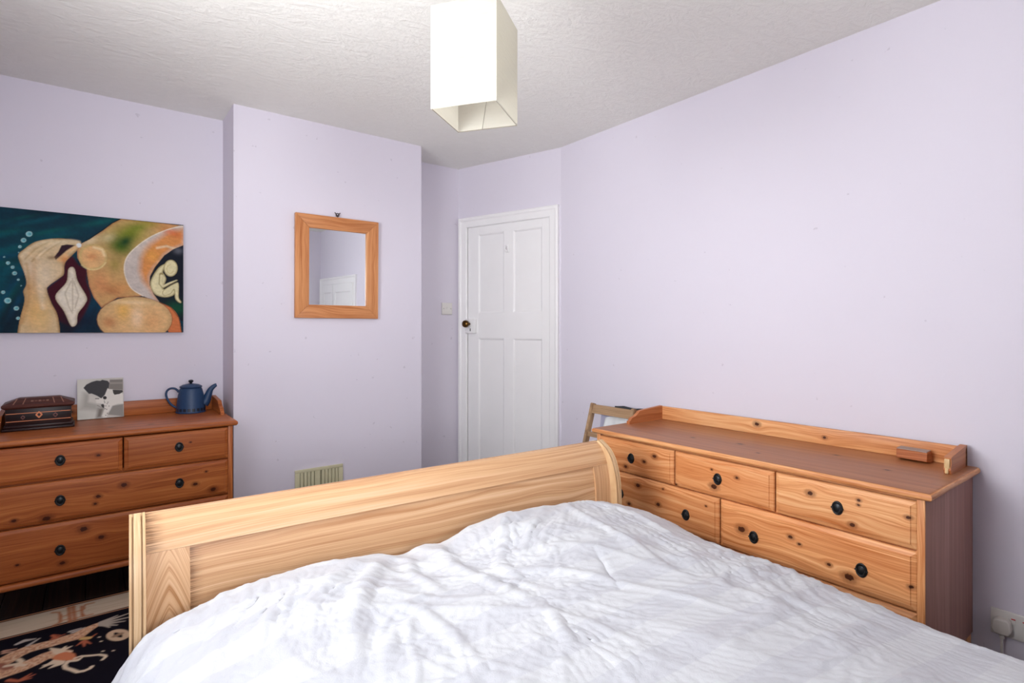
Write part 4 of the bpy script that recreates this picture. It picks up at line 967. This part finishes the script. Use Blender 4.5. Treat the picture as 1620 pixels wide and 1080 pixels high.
def diamond(cx, cz, r, mat):
    bm = bmesh.new(); n = 24
    def sh_(q): return [(cx+q*r*(1+0.28*abs(math.cos(2*a))**3)*math.cos(a), cz+q*r*1.25*(1+0.28*abs(math.cos(2*a))**3)*math.sin(a)) for a in [2*math.pi*i/n for i in range(n)]]
    O_, I_ = sh_(1), sh_(0.48); v = []
    for P_, y in ((O_, 0.0055), (O_, 0.0035), (I_, 0.0035), (I_, 0.0055)): v.append([bm.verts.new((x, y, z)) for x, z in P_])
    for A, B in zip(v, v[1:]+v[:1]):
        for i in range(n): bm.faces.new((A[i], A[(i+1) % n], B[(i+1) % n], B[i]))
    return finish('escutcheon', bm, mat, bx)
diamond(bwid/2, 0.066, 0.0095, M_INL)
M_INLD = plain('dull_red_inlay', (96, 42, 34), 0.4)
diamond(0.064, 0.058, 0.006, M_INLD); diamond(bwid-0.062, 0.060, 0.007, M_INLD)

# ------------------------------------------------------------------ wall mirror on the chimney breast
mr_ = thing('wall_mirror', 'wooden framed wall mirror hanging on the chimney breast', 'mirror', (0.9, 3.193, 1.262), 0)
mr_.rotation_euler = (math.radians(0.75), 0, 0)      # hangs a little forward at the top
MW, MH, FWD = 0.492, 0.590, 0.076
OAK = ((176, 106, 60), (206, 140, 90), (222, 162, 110))
for nm, pts, gx in (('left', [(0, 0), (FWD, FWD), (FWD, MH-FWD), (0, MH)], 'z'), ('right', [(MW, 0), (MW, MH), (MW-FWD, MH-FWD), (MW-FWD, FWD)], 'z'),
                    ('bottom', [(0, 0), (MW, 0), (MW-FWD, FWD), (FWD, FWD)], 'x'), ('top', [(0, MH), (FWD, MH-FWD), (MW-FWD, MH-FWD), (MW, MH)], 'x')):
    mw = wood('mirror_oak_'+nm, *OAK, g=gx, t='x' if gx == 'z' else 'z', ft=40, warp=0.05, contrast=1.1)
    bm = bmesh.new(); prism(bm, pts, 'y', -0.026, -0.002); bmesh.ops.bevel(bm, geom=[e for e in bm.edges], offset=0.0025, segments=2, affect='EDGES', profile=0.5)
    finish('frame_rail', bm, mw, mr_)
gm = NT('silvered_glass'); gm.set((0.90, 0.93, 0.94), 0.005, 1.0)
finish('mirror_glass', nbox(FWD-0.004, MW-FWD+0.004, -0.014, -0.010, FWD-0.004, MH-FWD+0.004), gm.mat, mr_)
finish('backing', nbox(FWD-0.012, MW-FWD+0.012, -0.009, -0.001, FWD-0.012, MH-FWD+0.012), plain('hardboard', (120, 92, 66), 0.8), mr_)
bm = bmesh.new(); tube(bm, [(0.242+0.009*math.cos(a), -0.012, MH+0.016+0.010*math.sin(a)) for a in [2*math.pi*i/14 for i in range(14)]], 0.0022, 8, True)
tube(bm, [(0.242, -0.012, MH+0.006), (0.242, -0.012, MH-0.004)], 0.0025, 8)
for sx in (-1, 1): tube(bm, [(0.242, -0.012, MH+0.010), (0.242+sx*0.016, -0.010, MH+0.030)], 0.0026, 8)
h = finish('hanging_eye', bm, plain('dark_steel', (70, 60, 58), 0.4, 0.8), mr_); h['label'] = 'dark metal hanging eye'

# ------------------------------------------------------------------ air vent, switch, socket
vt = thing('air_vent', 'cream plastic slatted air vent low on the chimney breast', 'vent', (0.904, 3.193, 0.232), 0)
M_CREAM = plain('cream_plastic', (208, 202, 168), 0.45, var=0.04)
VW, VH = 0.274, 0.170
bm = bmesh.new()
for a in ((0, VW, 0, 0.018), (0, VW, VH-0.018, VH), (0, 0.026, 0.018, VH-0.018), (VW-0.026, VW, 0.018, VH-0.018)): box(bm, a[0], a[1], -0.012, -0.0005, a[2], a[3], 0.002)
box(bm, VW/2-0.018, VW/2+0.002, -0.011, -0.0005, 0.018, VH-0.018)
finish('vent_frame', bm, M_CREAM, vt)
finish('vent_backing', nbox(0.02, VW-0.02, -0.003, -0.001, 0.015, VH-0.015), plain('vent_dark', (160, 154, 126), 0.7), vt)
for i in range(11):
    xx = 0.030+i*0.0200
    if abs(xx+0.006-VW/2+0.008) < 0.012: continue
    finish('slat', nbox(xx, xx+0.0155, -0.010, -0.003, 0.016, VH-0.016, 0.002, 1), M_CREAM, vt)

sw = thing('light_switch', 'white single light switch on the narrow wall left of the door', 'switch', (2.068, 3.49, 1.348), 0)
finish('plate', nbox(-0.0435, 0.0435, -0.010, -0.0005, -0.0435, 0.0435, 0.003), M_SWITCH, sw)
bm = bmesh.new(); prism(bm, [(-0.0095, -0.012), (-0.0125, 0.012), (-0.009, 0.012), (-0.009, -0.012)], 'x', -0.006, 0.006); finish('rocker', bm, M_SWITCH, sw)
for sx in (-1, 1):
    bm = bmesh.new(); lathe(bm, [(0.003, -0.0098), (0.0032, -0.0108), (0.001, -0.011)], 10, (sx*0.03, 0, 0), 'y'); finish('screw', bm, plain('screw_steel', (150, 146, 144), 0.3, 0.9), sw)

so = thing('double_socket', 'white double wall socket with red switch markers near the right edge', 'socket', (2.44, 0.416, 0.2105), -math.pi/2)
finish('plate', nbox(-0.073, 0.073, -0.010, -0.0005, -0.043, 0.043, 0.003), M_SWITCH, so)
M_RED = plain('red_marker', (200, 30, 34), 0.4)
for xx in (-0.014, 0.014):
    rk = finish('rocker', nbox(xx-0.005, xx+0.005, -0.013, -0.009, 0.006, 0.022, 0.001), M_SWITCH, so)
    finish('red_marker', nbox(xx-0.0052, xx+0.0052, -0.0135, -0.012, 0.0225, 0.0255), M_RED, rk)
bm = bmesh.new()
for xx in (0.036, 0.047, 0.0): 
    pass
for (xx, zz, ww, hh) in ((0.040, 0.006, 0.004, 0.008), (0.029, -0.016, 0.0065, 0.004), (0.051, -0.016, 0.0065, 0.004)): box(bm, xx-ww/2, xx+ww/2, -0.0104, -0.009, zz-hh/2, zz+hh/2)
finish('socket_slots', bm, plain('slot_dark', (30, 28, 28), 0.7), so)
pg = thing('mains_plug', 'white mains plug with its cable hanging down, in the wall socket', 'plug', (2.4295, 0.456, 0.207), -math.pi/2)
bm = bmesh.new()
out = [(-0.022, 0.018), (-0.014, 0.026), (0.014, 0.026), (0.022, 0.018), (0.025, -0.010), (0.018, -0.024), (-0.018, -0.024), (-0.025, -0.010)]
prism(bm, out, 'y', -0.034, 0.0); bmesh.ops.bevel(bm, geom=list(bm.edges), offset=0.005, segments=3, affect='EDGES', profile=0.5, clamp_overlap=True)
M_PLUG = plain('white_rubber', (214, 208, 200), 0.4, var=0.03)
finish('plug_body', bm, M_PLUG, pg)
bm = bmesh.new(); lathe(bm, [(0.0065, -0.040), (0.0075, -0.036), (0.006, -0.032), (0.0075, -0.028), (0.0075, -0.022)], 14, (0, -0.018, 0)); finish('cable_grip', bm, M_PLUG, pg)
bm = bmesh.new(); tube(bm, spline([(0, -0.018, -0.03), (0, -0.018, -0.09), (0.01, -0.014, -0.15), (0.04, -0.014, -0.195), (0.09, -0.020, -0.2025), (0.10, -0.08, -0.2028)], 6), 0.0036, 8); finish('cable', bm, M_PLUG, pg)

# ------------------------------------------------------------------ pendant lamp with a square paper shade
LZ0, LZ1 = 1.8, 2.083
cor = [(0.733, 1.322), (0.843, 1.166), (0.998, 1.275), (0.887, 1.431)]
lcx = sum(c[0] for c in cor)/4; lcy = sum(c[1] for c in cor)/4
side_l = 0.190; lrot = math.atan2(cor[2][1]-cor[1][1], cor[2][0]-cor[1][0])
lamp = thing('pendant_lamp', 'square box shaped cream paper pendant lampshade hanging from the ceiling', 'lamp', (lcx, lcy, LZ0), lrot)
m = NT('crinkled_paper'); co = m.coords()
v = m.xyz(m.math('MULTIPLY', m.math('ADD', co[0], co[1]), 9.0), m.math('MULTIPLY', m.math('SUBTRACT', co[0], co[1]), 9.0), m.math('MULTIPLY', co[2], 130.0))
n = m.noise(v, 1.0, 4, 0.6, 0.6); n2 = m.noise(m.obj, 40, 3)
m.set(m.mix(m.range(n2, 0.62, 0.75, 0, 0.12), lin((206, 204, 196)), lin((168, 160, 146))), 0.85, spec=0.15)
m.bump(n, 0.9, 0.005)
tr = m.t.nodes.new('ShaderNodeBsdfTranslucent'); tr.inputs[0].default_value = (*lin((252, 249, 240)), 1)
mx = m.t.nodes.new('ShaderNodeMixShader'); mx.inputs[0].default_value = 0.55
m.t.links.new(m.b.outputs[0], mx.inputs[1]); m.t.links.new(tr.outputs[0], mx.inputs[2]); m.t.links.new(mx.outputs[0], m.t.nodes['Material Output'].inputs[0])
M_PAPER = m.mat
hs = side_l/2; Hs = LZ1-LZ0
bm = bmesh.new()
oo = [(-hs, -hs), (hs, -hs), (hs, hs), (-hs, hs)]; ii = [(a*0.985, b*0.985) for a, b in oo]
v = [[bm.verts.new((x, y, z)) for x, y in P_] for P_, z in ((oo, 0), (oo, Hs), (ii, Hs), (ii, 0))]
for A, B in zip(v, v[1:]+v[:1]):
    for i in range(4): bm.faces.new((A[i], A[(i+1) % 4], B[(i+1) % 4], B[i]))
finish('paper_shade', bm, M_PAPER, lamp, angle=20)
M_WIRE = plain('wire', (150, 142, 128), 0.4, 0.6)
for z in (0.001, Hs-0.001):
    bm = bmesh.new(); tube(bm, [(a*0.98, b*0.98, z) for a, b in oo], 0.0012, 6, True); finish('wire_hoop', bm, M_WIRE, lamp)
bm = bmesh.new(); tube(bm, [(-hs*0.98, -0.70*hs, 0.001), (hs*0.98, 0.16*hs, 0.001)], 0.0009, 6); finish('cross_wire', bm, M_WIRE, lamp)
bm = bmesh.new(); tube(bm, [(-hs*0.98, 0, Hs-0.001), (hs*0.98, 0, Hs-0.001)], 0.0012, 6); finish('cross_wire', bm, M_WIRE, lamp)
bm = bmesh.new(); lathe(bm, [(0.010, Hs+0.045), (0.019, Hs+0.03), (0.019, Hs-0.02), (0.014, Hs-0.035)], 20); finish('lamp_holder', bm, M_SWITCH, lamp)
bm = bmesh.new(); tube(bm, [(0, 0, Hs+0.04), (0, 0, ZC-LZ0-0.02)], 0.003, 8); finish('cord', bm, M_SWITCH, lamp)
bm = bmesh.new(); lathe(bm, [(0.012, ZC-LZ0-0.035), (0.03, ZC-LZ0-0.028), (0.04, ZC-LZ0-0.004), (0.04, ZC-LZ0-0.0005)], 28); finish('ceiling_rose', bm, M_SWITCH, lamp)

# ------------------------------------------------------------------ folding chair behind the long chest, with clothes over its back
ch = thing('folding_chair', 'light brown wooden folding chair between the long chest and the door', 'chair', (2.1, 2.05, 0), 0)
BE = ((136, 106, 78), (166, 134, 102), (190, 158, 126))
m_ch = wood('beech', *BE, g='z', t='x', ft=90); m_chr = wood('beech_rail', *BE, g='y', t='z', ft=60)
def ux(z): return 2.275-0.30*(0.775-z)-2.1
cy0, cy1 = 1.893-2.05, 2.213-2.05
def slanted(bm, xa, za, xb, zb, y0, y1, w):
    L_ = math.hypot(xb-xa, zb-za); nx, nz = (zb-za)/L_*w/2, -(xb-xa)/L_*w/2
    prism(bm, [(xa-nx, za-nz), (xa+nx, za+nz), (xb+nx, zb+nz), (xb-nx, zb-nz)], 'y', y0, y1)
    return bm
for a, b in ((cy0, cy0+0.024), (cy1-0.024, cy1)):
    bm = bmesh.new(); slanted(bm, ux(0.0), 0.0, ux(0.775), 0.775, a, b, 0.030); bmesh.ops.bevel(bm, geom=list(bm.edges), offset=0.003, segments=2, affect='EDGES')
    finish('back_leg', bm, m_ch, ch)
for a, b in ((cy0+0.026, cy0+0.046), (cy1-0.046, cy1-0.026)):
    bm = bmesh.new(); slanted(bm, 2.33-2.1, 0.0, 1.90-2.1, 0.425, a, b, 0.030); finish('cross_leg', bm, m_ch, ch)
for z0, z1, in ((0.722, 0.770), (0.596, 0.622)):
    bm = bmesh.new(); zc = (z0+z1)/2; slanted(bm, ux(z0)-0.004, z0, ux(z1)-0.004, z1, cy0+0.022, cy1-0.022, 0.014)
    finish('back_rail', bm, m_chr, ch)
for i in range(7):
    x0 = 1.835-2.1+i*0.045
    finish('seat_slat', nbox(x0, x0+0.036, cy0+0.048, cy1-0.048, 0.438, 0.452, 0.003), m_chr, ch)
for sy in (cy0+0.046, cy1-0.062): finish('seat_rail', nbox(1.83-2.1, 2.17-2.1, sy, sy+0.016, 0.415, 0.438, 0.002), m_ch, ch)
def cloth(name, x0, y0, y1, z0, z1, amp, freq, col, label, cat, seed, slope=0.30, th=0.006, tilt=0.0):
    nv_, nu_ = 50, 60
    Y, Z = np.meshgrid(np.linspace(y0, y1, nu_), np.linspace(z0, z1, nv_))
    hgt = (Z-z0)/(z1-z0)
    X = x0-slope*(z1-Z)+amp*(1.2-hgt*0.7)*np.sin(Y*freq+2.2*perlin(Y*6, Z*3, seed))+0.006*perlin(Y*22, Z*12, seed+1)
    Y = Y+(1-hgt)*0.02*perlin(Y*9, Z*4, seed+2); Z = Z+tilt*(Y-y0)+0.01*perlin(Y*14, Z*0+3.3, seed+3)
    me = grid_mesh(name, np.stack([X, Y, Z], -1)); me.materials.append(plain(name+'_fabric', col, 0.85, var=0.08, scale=40))
    o = bpy.data.objects.new(name, me); COL.objects.link(o); s_ = o.modifiers.new('thickness', 'SOLIDIFY'); s_.thickness = th; s_.offset = 0
    return tag(o, label, cat)
cloth('white_garment', 2.318, 1.965, 2.145, 0.30, 0.742, 0.008, 70, (228, 230, 232), 'white garment hanging on the folding chair back', 'garment', 31, tilt=-0.25)
cloth('dark_garment', 2.348, 1.905, 2.105, 0.36, 0.768, 0.004, 40, (52, 54, 60), 'dark grey garment hanging behind the white garment on the folding chair', 'garment', 41, slope=0.22)
cloth('lilac_garment', 2.335, 2.130, 2.190, 0.34, 0.735, 0.004, 90, (176, 174, 196), 'pale lilac garment strip hanging at the folding chair back, beside the upright', 'garment', 51, slope=0.25)
